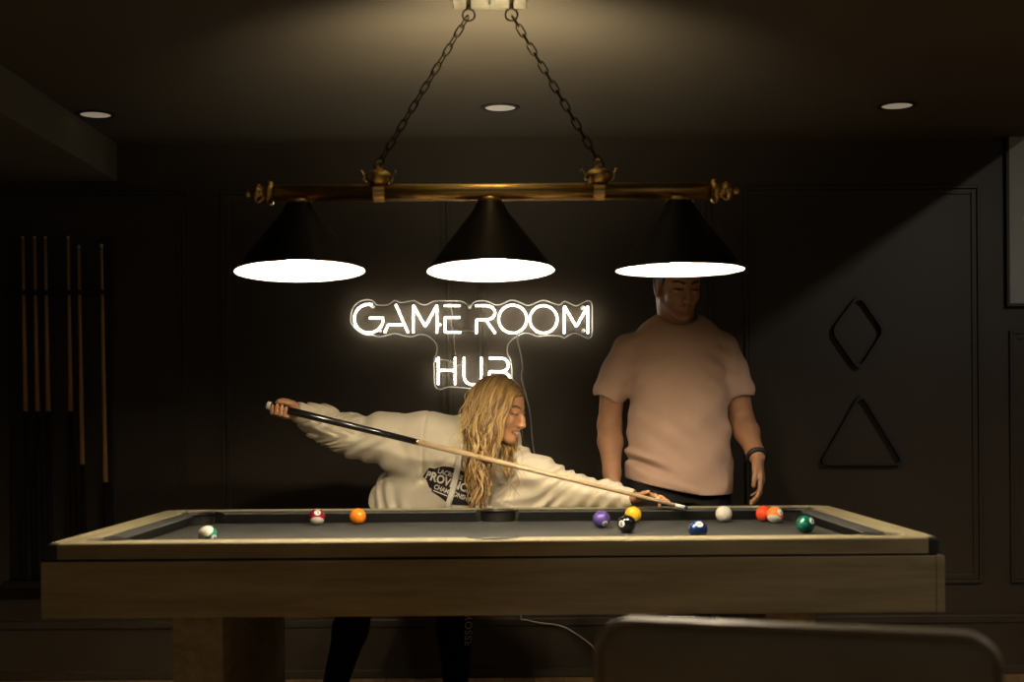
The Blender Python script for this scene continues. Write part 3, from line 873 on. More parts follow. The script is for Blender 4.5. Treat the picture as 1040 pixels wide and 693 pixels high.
def frame(F, U):
    F = unit(F); U = np.array(U, float); U = unit(U-F*(U@F)); Sd = np.cross(U, F)
    return F, Sd, U                       # forward, her/his left, up
def head(G, c, F, U, sc, male=False, smile=False):
    F, Sd, U = frame(F, U); A = np.stack([F, Sd, U])
    W = lambda f, s_, u: np.array(c)+(F*f+Sd*s_+U*u)*sc
    e = lambda p, r, k=.012, cut=False: G.ell(W(*p), np.array(r)*sc, k, A, cut)
    e((-.008, 0, .034), (.096, .075, .080), .02)
    e((.030, 0, -.028), (.060, .058, .076), .02)
    for s_ in (-1, 1):
        G.cone(W(.002, s_*.046, -.055), W(.066, s_*.014, -.094), .020*sc, .017*sc, .02)
        e((.052, s_*.036, -.026), (.030, .024, .026), .015)
        G.cone(W(.080, s_*.014, .018), W(.066, s_*.046, .018), .013*sc, .010*sc, .012)
    e((.074, 0, -.096), (.019, .022, .017), .012)
    for s_ in (-1, 1):
        e((.098, s_*.031, .000), (.017, .019, .0115), .008, True)
        e((.0775, s_*.031, .000), (.0135, .0145, .0125), .003)
        G.cone(W(.0885, s_*.019, .007), W(.0835, s_*.044, .005), .0035*sc, .003*sc, .004)
    G.chain([W(.085, 0, .012), W(.100, 0, -.014), W(.109, 0, -.034)], [.008*sc, .009*sc, .0105*sc], .008)
    for s_ in (-1, 1): e((.098, s_*.0125, -.037), (.0115, .0075, .008), .006)
    G.cone(W(.105, 0, -.036), W(.094, 0, -.050), .007*sc, .006*sc, .006)
    cu = .006 if smile else 0
    for s_ in (-1, 1):
        G.cone(W(.0935, 0, -.0595), W(.080, s_*.024, -.0625+cu), .0062*sc, .0035*sc, .004)
        G.cone(W(.0915, 0, -.0735), W(.080, s_*.021, -.0665+cu), .0072*sc, .0035*sc, .004)
    if smile:
        G.cone(W(.104, -.013, -.0655), W(.104, .013, -.0655), .0045*sc, .0045*sc, .003, True)
    else:
        G.cone(W(.101, -.016, -.066), W(.101, .016, -.066), .0028*sc, .0028*sc, .003, True)
    for s_ in (-1, 1):
        e((-.012, s_*.076, -.012), (.021, .008, .033), .006)
        e((-.006, s_*.083, -.008), (.011, .005, .020), .004, True)
    return W
def hand(G, wrist, D, N, T, sc, curls, thumb=(.62, .72, -.28), tcurl=.35, spread=.10, k=.004):
    """palm, four unequal bent fingers and a thumb from the side of the palm"""
    D = unit(D); N = unit(np.array(N)-D*(np.array(N)@D)); T = np.cross(D, N)*np.sign(np.cross(D, N)@np.array(T))
    wrist = np.array(wrist); tips = []
    spec = [(.031, .086, (.042, .025, .021), .0088), (.0105, .090, (.046, .029, .022), .0090), (-.0105, .085, (.043, .027, .021), .0086), (-.030, .076, (.034, .020, .019), .0076)]
    G.ell(wrist+(D*.048)*sc, np.array([.046, .036, .0145])*sc, .012, np.stack([D, T, N]))
    for i, (off, fw, segs, r) in enumerate(spec):
        kn = wrist+(D*fw+T*off)*sc
        G.cone(wrist+(D*.012+T*off*.5)*sc, kn, .0135*sc, (r+.0022)*sc, .010)
        p = kn; ang_ = 0; dirb = unit(D+T*spread*(off/.03)); cs = curls[i]
        for j, L in enumerate(segs):
            ang_ += cs[j]
            d = dirb*math.cos(ang_)-N*math.sin(ang_)
            q = p+d*L*sc
            G.cone(p, q, (r-.0007*j)*sc, (r-.0007*(j+1))*sc, k); p = q
        tips.append(p)
    b = wrist+(D*.020+T*.024-N*.004)*sc
    td = unit(T*thumb[0]+D*thumb[1]+N*thumb[2])
    p = b
    G.cone(wrist+(D*.03)*sc, b+td*.02*sc, .014*sc, .013*sc, .012)
    for j, (L, r) in enumerate(((.040, .0125), (.031, .0098), (.026, .0088))):
        q = p+td*L*sc; G.cone(p, q, r*sc, (r-.001)*sc, .006); p = q
        td = unit(td+(-T*.5+D*.5-N*.25)*tcurl)
    return tips

def body_object(name, G, mats, zones, smooth=1, parent=None):
    """zones: list of (material index, test(points) -> mask)"""
    Vt, Q = G.surface(smooth)
    me = np_mesh(name, Vt, Q)
    for m in mats: me.materials.append(m)
    if zones:
        cen = Vt[Q].mean(1); mi = np.zeros(len(Q), np.int32)
        for i, f in zones: mi[f(cen)] = i
        me.polygons.foreach_set('material_index', mi)
    o = bpy.data.objects.new(name, me); C.objects.link(o)
    if parent is not None: o.parent = parent
    return o, Vt, Q
def face_zones(W0, c, F, U, sc, smile):
    F, Sd, U = frame(F, U)
    def loc(p):
        q = (p-np.array(c))/sc; return q@F, q@Sd, q@U
    cu = .006 if smile else 0
    def lips(p):
        f, s_, u = loc(p); lift = cu*np.minimum(np.abs(s_)/.024, 1)
        return (f > .07) & (np.abs(s_) < .025) & (np.abs(u+.0660-lift) < .0125*(1-(np.abs(s_)/.027)**2))
    def teeth(p):
        f, s_, u = loc(p)
        return (f > .08) & (np.abs(s_) < .015) & (np.abs(u+.0658) < .0036) if smile else np.zeros(len(p), bool)
    def brow(p):
        f, s_, u = loc(p); a = np.abs(s_)
        return (f > .05) & (a > .012) & (a < .050) & (np.abs(u-(.0215+.006*np.sin((a-.012)/.038*2.4))) < .0042)
    def lash(p):
        f, s_, u = loc(p); a = np.abs(s_)
        return (f > .06) & (np.abs(a-.031) < .0155) & (np.abs(u-.0005) < .0030)
    return [(1, lips), (2, brow), (2, lash), (3, teeth)]

# ---- man ------------------------------------------------------------------
mh, mF, mU, ms = vp(689, 290, 5.22), (.24, -.93, -.26), (.06, -.24, .97), 1.045
mbx = (vp(585, 200, 5.25)[0], 4.92, -.02), (vp(805, 200, 5.25)[0], 5.62, 1.82)
G = Solid(mbx[0], mbx[1], .0042)
W = head(G, mh, mF, mU, ms, True)
nb = vp(689, 338, 5.30)
G.cone(W(-.028, 0, -.055), nb, .058, .064, .03)
for s_ in (-1, 1):
    G.cone(W(-.045, s_*.035, -.03), nb+V3(s_*.03, .015, -.01), .030, .035, .03)
mz = lambda z: np.array([(nb[0]), 5.31, z])
mside = V3(1, 0, 0)
G.loft(mz(0), mz(1), mside, [(.84, .165, .10), (1.0, .155, .095), (1.2, .155, .10), (1.35, .165, .10), (1.44, .15, .085), (1.49, .07, .06)], .03)
Ls, Le, Lw = vp(637, 354, 5.31), vp(619, 432, 5.34), vp(622, 489, 5.21)
Rs, Re, Rw = vp(735, 353, 5.32), vp(754, 428, 5.35), vp(769, 465, 5.17)
for a, b, c, flip in ((Ls, Le, Lw, -1), (Rs, Re, Rw, 1)):
    G.chain([a, a*.5+b*.5+V3(-.022 if flip < 0 else .012, 0, 0), b], [.046, .047, .045], .02)
    G.chain([b, b*.7+c*.3, c*.85+b*.15, c], [.046, .047, .032, .030], .018)
hd = vp(775.5, 498, 5.13)-Rw
hand(G, Rw, hd, (.93, -.30, .05), (-.3, -1, 0), 1.03, [(.22, .35, .25), (.30, .42, .3), (.36, .48, .32), (.42, .5, .35)], thumb=(.36, .92, -.20), spread=.05)
hd2 = vp(626, 520, 5.16)-Lw
hand(G, Lw, hd2, (-.93, -.30, .05), (.3, -1, 0), 1.03, [(.3, .4, .3)]*4, thumb=(.45, .85, -.30), spread=.05)
# legs under the trousers
hipL, hipR = mz(.90)+V3(-.09, 0, 0), mz(.90)+V3(.09, 0, 0)
kneeL, kneeR = mz(.49)+V3(-.115, -.015, 0), mz(.49)+V3(.12, -.01, 0)
anL, anR = mz(.085)+V3(-.135, .04, 0), mz(.085)+V3(.14, .04, 0)
for hh, kk, aa in ((hipL, kneeL, anL), (hipR, kneeR, anR)):
    G.chain([hh, kk, aa], [.078, .052, .036], .02)
    G.cone(aa+V3(0, 0, -.045), aa+V3(0, -.15, -.06), .028, .02, .02)
man, Vt, Q = body_object('person', G, [M_skin2, M_lip, M_hairm, M_teeth], face_zones(W, mh, mF, mU, ms, False), 1)
tag(man, 'person in a blush t-shirt and dark trousers standing behind the table with arms down', 'person')
del G
# his t-shirt
G = Solid((mbx[0][0], 5.0, .78), (mbx[1][0], 5.6, 1.62), .0048)
def zz(py): return float(vp(689, py, 5.31)[2])
G.loft(mz(0), mz(1), mside, [(zz(503), .208, .150), (zz(480), .207, .146), (zz(450), .198, .138), (zz(400), .186, .134), (zz(370), .186, .130), (zz(350), .182, .118), (zz(336), .165, .100), (zz(325), .125, .085), (zz(319), .080, .074)], .02)
for a, b, e in ((Ls, Le, vp(620, 398, 5.33)), (Rs, Re, vp(749, 396, 5.34))):
    dd = unit(e-a)
    G.chain([a, a*.45+e*.55, e], [.056, .059, .066], .03)
    # flat sleeve end with an opening
    G.ell(e+dd*.090, (.067, .10, .085), .004, np.stack([unit(np.cross(dd, (0, 1, 0))), unit(np.cross(dd, np.cross(dd, (0, 1, 0)))), dd]), True)
    G.cone(e+dd*.006, e+dd*.10, .048, .050, .005, True)
# collar opening and rib
cen = nb+V3(0, -.012, .066)
A_c = np.stack([V3(1, 0, 0), unit((0, 1, .35)), unit((0, -.35, 1))])
G.ell(cen+V3(0, -.022, .022), (.078, .086, .066), .006, A_c, True)
for t in np.linspace(0, 2*math.pi, 25)[:-1]:
    t2 = t+2*math.pi/24
    ring = lambda t: nb+A_c[0]*math.cos(t)*.079+A_c[1]*math.sin(t)*.074+V3(0, -.008, .029)
    G.cone(ring(t), ring(t2), .0105, .0105, .005)
# hem cut: lower at his left hip, rucked up on the other side
hx0, hx1 = vp(628, 400, 5.31)[0], vp(741, 400, 5.31)[0]
def hem(X, Y, Z):
    t = np.clip((X-hx0)/(hx1-hx0), 0, 1)
    zc = zz(483)+(zz(502)-zz(483))*np.minimum(1, t*1.45)**.8
    return np.where(Z < zc, 0.03*np.clip((zc-Z)/.012, 0, 1)+0*X, 0*X)
G.warp(lambda X, Y, Z: hem(X, Y, Z)*6, (mbx[0][0], 5.0, .78), (mbx[1][0], 5.6, zz(478)))
def folds(X, Y, Z):
    u = (X-nb[0]); v = Z-1.15
    f = .0042*np.sin(46*u+9*np.sin(6*v)+22*v)*np.clip((1.25-Z)*3, 0, 1)*np.clip((Z-.84)*9, .25, 1)
    f = f+.0030*np.sin(36*v-42*u+2.5*np.sin(9*u))*np.clip((1.42-Z)*4, 0, 1)
    # tucked fold above the hip on his right
    du, dv = u+.155, Z-zz(462)
    f = f-.016*np.exp(-((dv+.35*du)/.014)**2)*np.exp(-(du/.075)**2)+.014*np.exp(-((dv+.35*du+.028)/.012)**2)*np.exp(-(du/.085)**2)
    # drape line running down to the hem
    f = f-.006*np.exp(-((Z-zz(488)+.32*(u+.06))/.012)**2)*np.exp(-((u-.00)/.12)**2)
    # pull lines from the armpits
    for sx in (-1, 1):
        a = sx*u-.155; b = Z-zz(372)
        f = f+.004*np.sin(95*(b+.5*a))*np.exp(-(a/.06)**2-(b/.09)**2)
    return f*(1+0*Y)
G.warp(folds, (mbx[0][0], 5.0, .80), (mbx[1][0], 5.6, 1.46))
shirt, _, _ = body_object('t_shirt', G, [M_shirt], None, 1, man)
del G
# trousers, shoes
G = Solid((mbx[0][0], 5.0, .03), (mbx[1][0], 5.62, 1.02), .0065)
G.loft(mz(0), mz(1), mside, [(.82, .172, .115), (.90, .182, .120), (.985, .178, .116)], .02)
for hh, kk, aa in ((hipL, kneeL, anL), (hipR, kneeR, anR)):
    G.chain([hh+V3(0, 0, -.02), kk, aa+V3(0, 0, -.01)], [.103, .078, .064], .03)
G.warp(lambda X, Y, Z: .004*np.sin(60*Z+14*X)+0*Y, (mbx[0][0], 5.0, .05), (mbx[1][0], 5.62, .8))
body_object('trousers', G, [M_dark], None, 1, man); del G
def shoe(aa, dr, parent, m):
    g = Solid(np.array(aa)-V3(.16, .30, .12), np.array(aa)+V3(.16, .16, .06), .005)
    f = unit((dr, -1, 0))
    h0 = np.array([aa[0], aa[1], 0])+V3(0, .015, .042)
    g.chain([h0-f*.03, h0+f*.08, h0+f*.17+V3(0, 0, -.010)], [.042, .040, .030], .03)
    g.cone(h0-f*.01, h0+V3(0, 0, .04), .040, .038, .02)
    g.a[:, :, :max(1, int((0.004-g.lo[2])/g.h))] = 1.0
    body_object('shoe', g, [m], None, 1, parent)
shoe(anL, -.15, man, M_black); shoe(anR, .2, man, M_black)
# short hair
G = Solid(mh-V3(.15, .17, .12), mh+V3(.15, .17, .20), .004)
F_, S_, U_ = frame(mF, mU)
HW = lambda f, s_, u: mh+(F_*f+S_*s_+U_*u)*ms
A_h = np.stack([F_, S_, U_])
G.ell(HW(-.012, 0, .040), np.array([.101, .081, .084])*ms, .01, A_h)
G.ell(HW(-.055, 0, -.01), np.array([.054, .074, .06])*ms, .02, A_h)
G.ell(HW(.085, 0, -.035), np.array([.085, .12, .095])*ms, .012, A_h, True)
for s_ in (-1, 1): G.ell(HW(-.008, s_*.085, -.035), np.array([.03, .03, .05])*ms, .01, A_h, True)
G.warp(lambda X, Y, Z: .003*np.sin(170*X+40*Z)*np.sin(160*Y+90*Z), mh-V3(.14, .16, .11), mh+V3(.14, .16, .19))
body_object('hair', G, [M_hairm], None, 1, man); del G
# wristband
wb_ax = unit(Rw-Re); c0 = Rw-wb_ax*.006
e1 = unit(np.cross(wb_ax, (0, 0, 1))); e2 = np.cross(wb_ax, e1)
MB().tube([Vector(c0+(e1*math.cos(t)+e2*math.sin(t))*.033) for t in np.linspace(0, 2*math.pi, 28, endpoint=False)], .0105, 8, closed=True).build('wristband', M_black).parent = man

# ---- woman ------------------------------------------------------------------
wh, wF, wU, ws = vp(506.5, 415.5, 5.05), (.86, -.40, -.24), (.24, -.10, .95), 1.01
hip, nbk = vp(423, 521, 5.33), vp(487, 447, 5.12)
Rsh, Rel, Rwr = vp(432, 442, 5.19), vp(352, 441, 5.24), vp(303, 419, 5.11)
Lsh, Lel, Lwr = vp(519, 474, 5.09), vp(584, 500, 5.01), vp(640, 506.5, 4.925)
cueA, cueB = vp(268, 411, 5.03), vp(698.5, 516.3, 4.795)
cdv = unit(cueB-cueA)
G = Solid((vp(262, 400, 5.1)[0], 4.74, -.02), (vp(706, 400, 4.85)[0], 5.62, 1.33), .0042)
W = head(G, wh, wF, wU, ws, False, True)
G.cone(W(-.030, 0, -.055), nbk, .045, .052, .025)
sdv = unit(Lsh-Rsh)
up_ = unit(nbk-hip)
G.loft(hip, nbk, sdv, [(-.1, .13, .09), (.15, .13, .09), (.5, .115, .085), (.8, .13, .085), (.98, .06, .05)], .03)
G.chain([Rsh, Rel, Rwr], [.042, .034, .024], .02)
G.chain([Lsh, Lel, Lwr], [.042, .034, .024], .02)
# hand wrapped round the butt of the cue
hc = cueA+cdv*.071
e1 = unit(V3(0, -1, 0)-cdv*(V3(0, -1, 0)@cdv)); e2 = np.cross(cdv, e1); e2 = e2 if e2[2] > 0 else -e2
def ring_(off, ang_, r): return hc+cdv*off+(e1*math.cos(math.radians(ang_))+e2*math.sin(math.radians(ang_)))*r
for off, r, a1 in ((-.027, .0074, 372), (-.010, .0080, 385), (.007, .0082, 388), (.024, .0078, 382)):
    angs = np.linspace(190, a1, 9)
    pts = [ring_(off-.004*(i/8), a, .0235+(.003 if i in (2, 5) else 0)) for i, a in enumerate(angs)]
    G.chain(pts, [r+.001-.0003*i for i in range(9)], .003)
pal = ring_(.0, 180, .036)
G.ell(pal, (.046, .017, .034), .012, np.stack([cdv, e1, e2]))
G.ell(ring_(.0, 150, .036), (.040, .016, .022), .012, np.stack([cdv, e1, e2]))
G.chain([pal+cdv*.01, pal*.4+Rwr*.6, Rwr], [.026, .024, .024], .02)
tp = [ring_(.034, 165, .036), ring_(.030, 118, .031), ring_(.012, 86, .0275), ring_(-.016, 66, .026)]
G.chain(tp, [.013, .0115, .0098, .0082], .006)
# bridge hand on the rail
bd = vp(664, 503, 4.875)-Lwr
tips = hand(G, Lwr, bd, (0, .10, 1), (0, -1, 0), .95, [(.15, .75, .75), (.28, .38, .25), (.30, .40, .25), (.32, .42, .25)], thumb=(.42, .90, .16), tcurl=.12, spread=.22)
# legs
wz = lambda px, py, d: vp(px, py, d)
hpL, hpR = hip+V3(-.075, .02, -.04), hip+V3(.085, .0, -.05)
kL, kR = wz(368, 596, 5.30), wz(461, 600, 5.28)
aL, aR = wz(338, 706, 5.36), wz(463, 708, 5.36)
aL[2] = aR[2] = .09
for hh, kk, aa in ((hpL, kL, aL), (hpR, kR, aR)):
    G.chain([hh, kk, aa], [.080, .052, .034], .03)
    G.cone(aa+V3(0, 0, -.05), aa+V3(0, -.13, -.065), .026, .018, .02)
woman, Vt, Q = body_object('person', G, [M_skin, M_lip, M_brow, M_teeth], face_zones(W, wh, wF, wU, ws, True), 1)
tag(woman, 'person with long blonde hair in a cream hoodie leaning over the table to shoot', 'person')
del G
# hoodie
HG = Solid((vp(285, 400, 5.1)[0], 4.80, .72), (vp(660, 400, 4.9)[0], 5.58, 1.26), .0048)
HG.loft(hip, nbk, sdv, [(-.16, .180, .135), (.0, .195, .140), (.3, .186, .135), (.6, .170, .128), (.85, .165, .112), (1.0, .105, .085), (1.06, .06, .06)], .03)
HG.chain([Rsh*.7+Lsh*.3, Rsh, Rsh*.5+Rel*.5, Rel, Rel*.45+Rwr*.55, Rwr*.97+Rel*.03], [.10, .078, .074, .066, .055, .040], .05)
# cloth hanging below the raised arm
HG.chain([Rsh*.55+Rel*.45+V3(.03, -.01, -.075), Rsh*.2+Rel*.8+V3(0, 0, -.040), Rel*.7+Rwr*.3+V3(0, -.005, -.024)], [.052, .044, .030], .05)
HG.cone(Rsh+V3(.03, 0, -.11), Rsh*.6+Rel*.4+V3(0, 0, -.08), .07, .045, .05)
HG.chain([Lsh*.7+Rsh*.3, Lsh, Lsh*.5+Lel*.5, Lel, Lel*.4+Lwr*.6, Lwr*.98+Lel*.02], [.10, .075, .066, .056, .046, .036], .05)
HG.chain([vp(470, 505, 5.17), vp(520, 508, 5.08), vp(575, 512, 5.02)], [.085, .062, .040], .05)
# cuffs
for a, b in ((Rel, Rwr), (Lel, Lwr)):
    d = unit(b-a); HG.cone(b-d*.035, b+d*.004, .035, .034, .006)
    HG.cone(b-d*.001, b+d*.05, .028, .03, .004, True)
# hood lying round the neck
hk = unit(np.cross(up_, sdv)); hk = hk if hk[1] < 0 else -hk      # out of the chest
rg = lambda t, r=1: nbk+up_*.012+(sdv*math.cos(t)*.098+hk*math.sin(t)*.082)*r+up_*(.020 if math.sin(t) < 0 else -.020)*abs(math.sin(t))
for t in np.linspace(0, 2*math.pi, 25)[:-1]:
    rr = .030+.020*max(0, -math.sin(t))
    HG.cone(rg(t), rg(t+2*math.pi/24), rr, rr, .02)
HG.cone(nbk+up_*.02-hk*.05, nbk-up_*.10-hk*.10, .075, .05, .04)
HG.ell(nbk+up_*.055, (.056, .056, .07), .012, None, True)
def crease(X, Y, Z):
    """sleeve rings, chest pulls and hem gathers"""
    def along(a, b):
        d = b-a; L = np.linalg.norm(d); d = d/L
        t = (X-a[0])*d[0]+(Y-a[1])*d[1]+(Z-a[2])*d[2]
        r2 = (X-a[0]-t*d[0])**2+(Y-a[1]-t*d[1])**2+(Z-a[2]-t*d[2])**2
        return t, r2, L
    f = 0*X+0*Y+0*Z
    t, r2, L = along(Rel, Rwr)
    f = f+.0060*np.sin(t*150+6*np.sin(Z*60)+X*30)*np.clip(t/L*4, 0, 1)*np.clip((L*1.0-t)/.03, 0, 1)*(r2 < .012)
    t, r2, L = along(Rsh, Rel)
    f = f+.0050*np.sin(t*70+Z*75+3*np.sin(Z*30))*np.clip(t/L*2-.5, 0, 1)*np.clip((L*1.15-t)/.05, 0, 1)*(r2 < .03)
    t, r2, L = along(Lsh, Lel)
    f = f+.0055*np.sin(t*66-Z*90+2*np.sin(t*30))*np.clip((t+.02)/.06, 0, 1)*np.clip((L*1.1-t)/.05, 0, 1)*(r2 < .02)
    t, r2, L = along(Lel, Lwr)
    f = f+.0040*np.sin(t*105-Z*110)*np.clip(t/L*3, 0, 1)*np.clip((L-t)/.03, 0, 1)*(r2 < .01)
    t, r2, L = along(hip, nbk)
    u = (X-hip[0])*sdv[0]+(Y-hip[1])*sdv[1]+(Z-hip[2])*sdv[2]
    f = f+.0045*np.sin(u*55+t*30+2.5*np.sin(t*22))*np.clip(1.2-t/L*1.6, 0, 1)*(r2 < .06)
    # fold from the armpit across the side
    pa = Rsh+V3(.02, -.08, -.14); q = ((X-pa[0])*.6-(Z-pa[2])*.8)
    f = f+.011*np.exp(-(q/.013)**2)*np.exp(-((X-pa[0])**2+(Z-pa[2])**2)/.006)*(Y < 5.2)
    # seam where the sleeve is set in
    t, r2, L = along(Rsh+V3(.06, 0, -.02), Rel)
    f = f+.004*np.exp(-((t-.05)/.005)**2)*(r2 < .03)
    return f
HG.warp(crease, HG.lo, HG.lo+HG.h*(HG.n-2))
hoodie, HV, HQ = body_object('hoodie', HG, [M_hoodie], None, 1, woman)
# leggings and shoes
G = Solid((vp(300, 400, 5.3)[0], 5.05, .03), (vp(520, 400, 5.3)[0], 5.60, .98), .006)
G.loft(hip, nbk, sdv, [(-.22, .150, .115), (.05, .150, .110)], .03)
for hh, kk, aa in ((hpL, kL, aL), (hpR, kR, aR)):
    G.chain([hh, hh*.5+kk*.5, kk, kk*.6+aa*.4, aa], [.098, .084, .066, .064, .046], .03)
leg, LV, LQ = body_object('leggings', G, [M_dark], None, 1, woman); del G
shoe(aL, -.5, woman, M_trim); shoe(aR, .1, woman, M_trim)

# prints: laid on to the cloth
def bvh(V_, Q_): return BVHTree.FromPolygons([tuple(v) for v in V_], [tuple(int(i) for i in q) for q in Q_])
hb = bvh(HV, HQ); lb_ = bvh(LV, LQ)
camp = Vector((0, 0, CAMZ))
def on(tree, px, py, off=.0016):
    d = (P(px, py, 5)-camp).normalized()
    h, nrm, i, dist = tree.ray_cast(camp, d)
    return None if h is None else h+nrm*off
def drape(tree, polys, name, m, parent, off):
    """flat shape given as triangles in photo pixels, pressed on to the cloth"""
    mb = MB()
    for vs, fs in polys:
        pp = [on(tree, x, y, off) for x, y in vs]
        keep = [f for f in fs if all(pp[i] is not None for i in f)]
        keep = [f for f in keep if max((pp[f[i]]-pp[f[i-1]]).length for i in range(len(f))) < .09]
        mb.add([p if p is not None else (0, 0, 0) for p in pp], keep)
    o = mb.build(name, m); o.parent = parent
    return o
def fine(poly, step):
    bm = bmesh.new()
    f = bm.faces.new([bm.verts.new((x, y, 0)) for x, y in poly])
    bmesh.ops.triangulate(bm, faces=bm.faces[:])
    for _ in range(6):
        es = [e for e in bm.edges if e.calc_length() > step]
        if not es: break
        bmesh.ops.subdivide_edges(bm, edges=es, cuts=1, use_grid_fill=False)
        bmesh.ops.triangulate(bm, faces=bm.faces[:])
    bm.verts.index_update()
    vs = [(v.co.x, v.co.y) for v in bm.verts]; fs = [tuple(v.index for v in f.verts) for f in bm.faces]; bm.free()
    return vs, fs
L7 = lambda u, v: (415+u/8.667, 465+v/8.667)
shield = [(125, 165), (182, 86), (228, 96), (300, 76), (365, 80), (430, 98), (500, 128), (565, 178), (640, 262), (686, 268), (664, 372), (610, 388), (540, 420), (440, 418), (370, 412), (330, 388), (270, 342), (196, 292), (160, 200)]
drape(hb, [fine([L7(*p) for p in shield], 3.0)], 'chest_print', M_print, hoodie, .0016)
def px_text(body, x, y, hgt, angd, bold=.02, sx=1.0, spacing=1.0, rot=0):
    vs, fs = text_mesh(body, bold, spacing)
    a = math.radians(angd); sc = hgt/.70
    out = []
    for v in vs:
        X, Y = v.x*sc*sx, -v.y*sc
        out.append((x+X*math.cos(a)-Y*math.sin(a), y+X*math.sin(a)+Y*math.cos(a)))
    return out, fs
T_ = lambda body, u, v, h_, a, **k: px_text(body, *L7(u, v), h_/8.667, a, **k)
circ = [L7(186+22*math.cos(t), 284+22*math.sin(t)) for t in np.linspace(0, 2*math.pi, 16, endpoint=False)]
drape(hb, [T_('LACROSSE', 258, 132, 42, 17, bold=.02, sx=.80), T_('PROVINCIAL', 146, 178, 72, 19, bold=.03, sx=.86), T_('CHAMPIONSHIPS', 222, 268, 40, 21, bold=.02, sx=.85), fine(circ, 3), fine([L7(*p) for p in [(218, 290), (222, 282), (345, 332), (341, 341)]], 3)], 'print_lettering', M_printw, hoodie, .0034)
drape(lb_, [px_text('LACROSSE', 472.5, 603, 7.0, 91, bold=.015, sx=1.05, spacing=1.1)], 'leg_lettering', M_printg, leg, .0022)

def cord_on(pts, rad, fw, name, m, parent):
    out = []
    for x, y in pts:
        p = on(hb, x, y, .006)
        if p is not None: out.append(p)
    o = MB().tube(catmull(out, 4), rad, 8, flat=(1, fw, (0, -1, .3))).build(name, m); o.parent = parent
cord_on([(469, 452), (467, 465), (464.5, 480), (461, 495), (458, 506), (455, 516)], .0035, 3.2, 'drawstring', M_string, hoodie)
cord_on([(494, 476), (491, 488), (488.5, 498), (484.5, 508), (484, 514), (500, 516)], .0032, 2.4, 'drawstring', M_string, hoodie)

# hair: wavy locks that leave the scalp, slide over it and hang down
F_, S_, U_ = frame(wF, wU); A_h = np.stack([F_, S_, U_])
hcn = wh+(F_*-.008+U_*.032)*ws; hrad = np.array([.103, .083, .088])*ws
mbv, mbf, mbc = [], [], []
near = -S_ if (-S_)[1] < 0 else S_           # the side of the head that faces the room
def lock(root, L, w0, th, col, curl, ph, stiff=.80, pull=None):
    p = np.array(root); loc = A_h@(p-hcn)
    n0 = unit(A_h.T@(loc/hrad**2))
    part = U_@(p-hcn)
    g = V3(0, 0, -1)
    sdir = np.sign(S_@(p-hcn)+.012*0) or 1
    d = unit(S_*sdir*.9-F_*(.15+.5*max(0, loc[0]/hrad[0]))+g*.2+n0*.15); d = unit(d-n0*(d@n0)*.8)
    nearside = (S_*sdir)@near > 0
    pts = [p]; n = int(L/.014)
    for i in range(n):
        d = unit(d*stiff+g*(1-stiff))
        if pull is not None and i > 8: d = unit(d+pull*.05)
        p = p+d*.014
        if p[2] < wh[2]-.02: p[0] += ((tx_near if nearside else tx_far)-p[0])*.045
        loc = A_h@(p-hcn); q = np.linalg.norm(loc/(hrad*1.03))
        if q < 1:
            p = hcn+A_h.T@(loc/q); nn = unit(A_h.T@(loc/hrad**2)); d = unit(d-nn*min(0, d@nn))
        # neck and chin keep hair outside
        sd = HG.sample(p)
        if sd < .014: p = p+V3(0, -1, .0)*min(.014, .014-sd)
        pts.append(p)
    pts = np.array(pts)
    tt = np.linspace(0, 1, len(pts))
    amp = curl*np.clip(tt*2.2-.35, 0, 1)
    s1 = np.stack([np.sin(ph+tt*L*46), .6*np.cos(ph*1.7+tt*L*46), 0*tt], 1)*amp[:, None]
    pts = pts+s1
    rs = w0*np.clip(np.minimum(.35+tt*5, 1)*(1-.85*np.clip(tt-.55, 0, 1)**1.3*2), .10, 1)
    base = len(mbv)
    sides = 6
    for i in range(len(pts)):
        t = unit(pts[min(i+1, len(pts)-1)]-pts[max(i-1, 0)])
        rad_ = pts[i]-hcn; rad_ = rad_-t*(rad_@t)
        if i > len(pts)*.4: rad_ = V3(math.sin(ph)*.6, -1, .1)-t*(V3(math.sin(ph)*.6, -1, .1)@t)
        u = unit(rad_); w_ = np.cross(t, u)
        for k in range(sides):
            a = 2*math.pi*k/sides
            mbv.append(pts[i]+(u*math.cos(a)*th+w_*math.sin(a))*rs[i])
            m_ = min(1, tt[i]*4.5)
            c = np.array(col[0])*(1-m_)+np.array(col[1])*m_
            mbc.append((*c, 1))
    for i in range(len(pts)-1):
        for k in range(sides):
            l = (k+1) % sides
            mbf.append((base+i*sides+k, base+i*sides+l, base+(i+1)*sides+l, base+(i+1)*sides+k))
tx_near, tx_far = vp(489, 470, 5.0)[0], vp(517, 460, 5.05)[0]
blond = [(.34, .20, .062), (.46, .30, .11), (.24, .135, .042), (.11, .058, .02), (.56, .39, .17), (.17, .092, .03)]
rootc = [(.13, .075, .03), (.18, .105, .042), (.10, .058, .024)]
cnt = 0
tries = 0
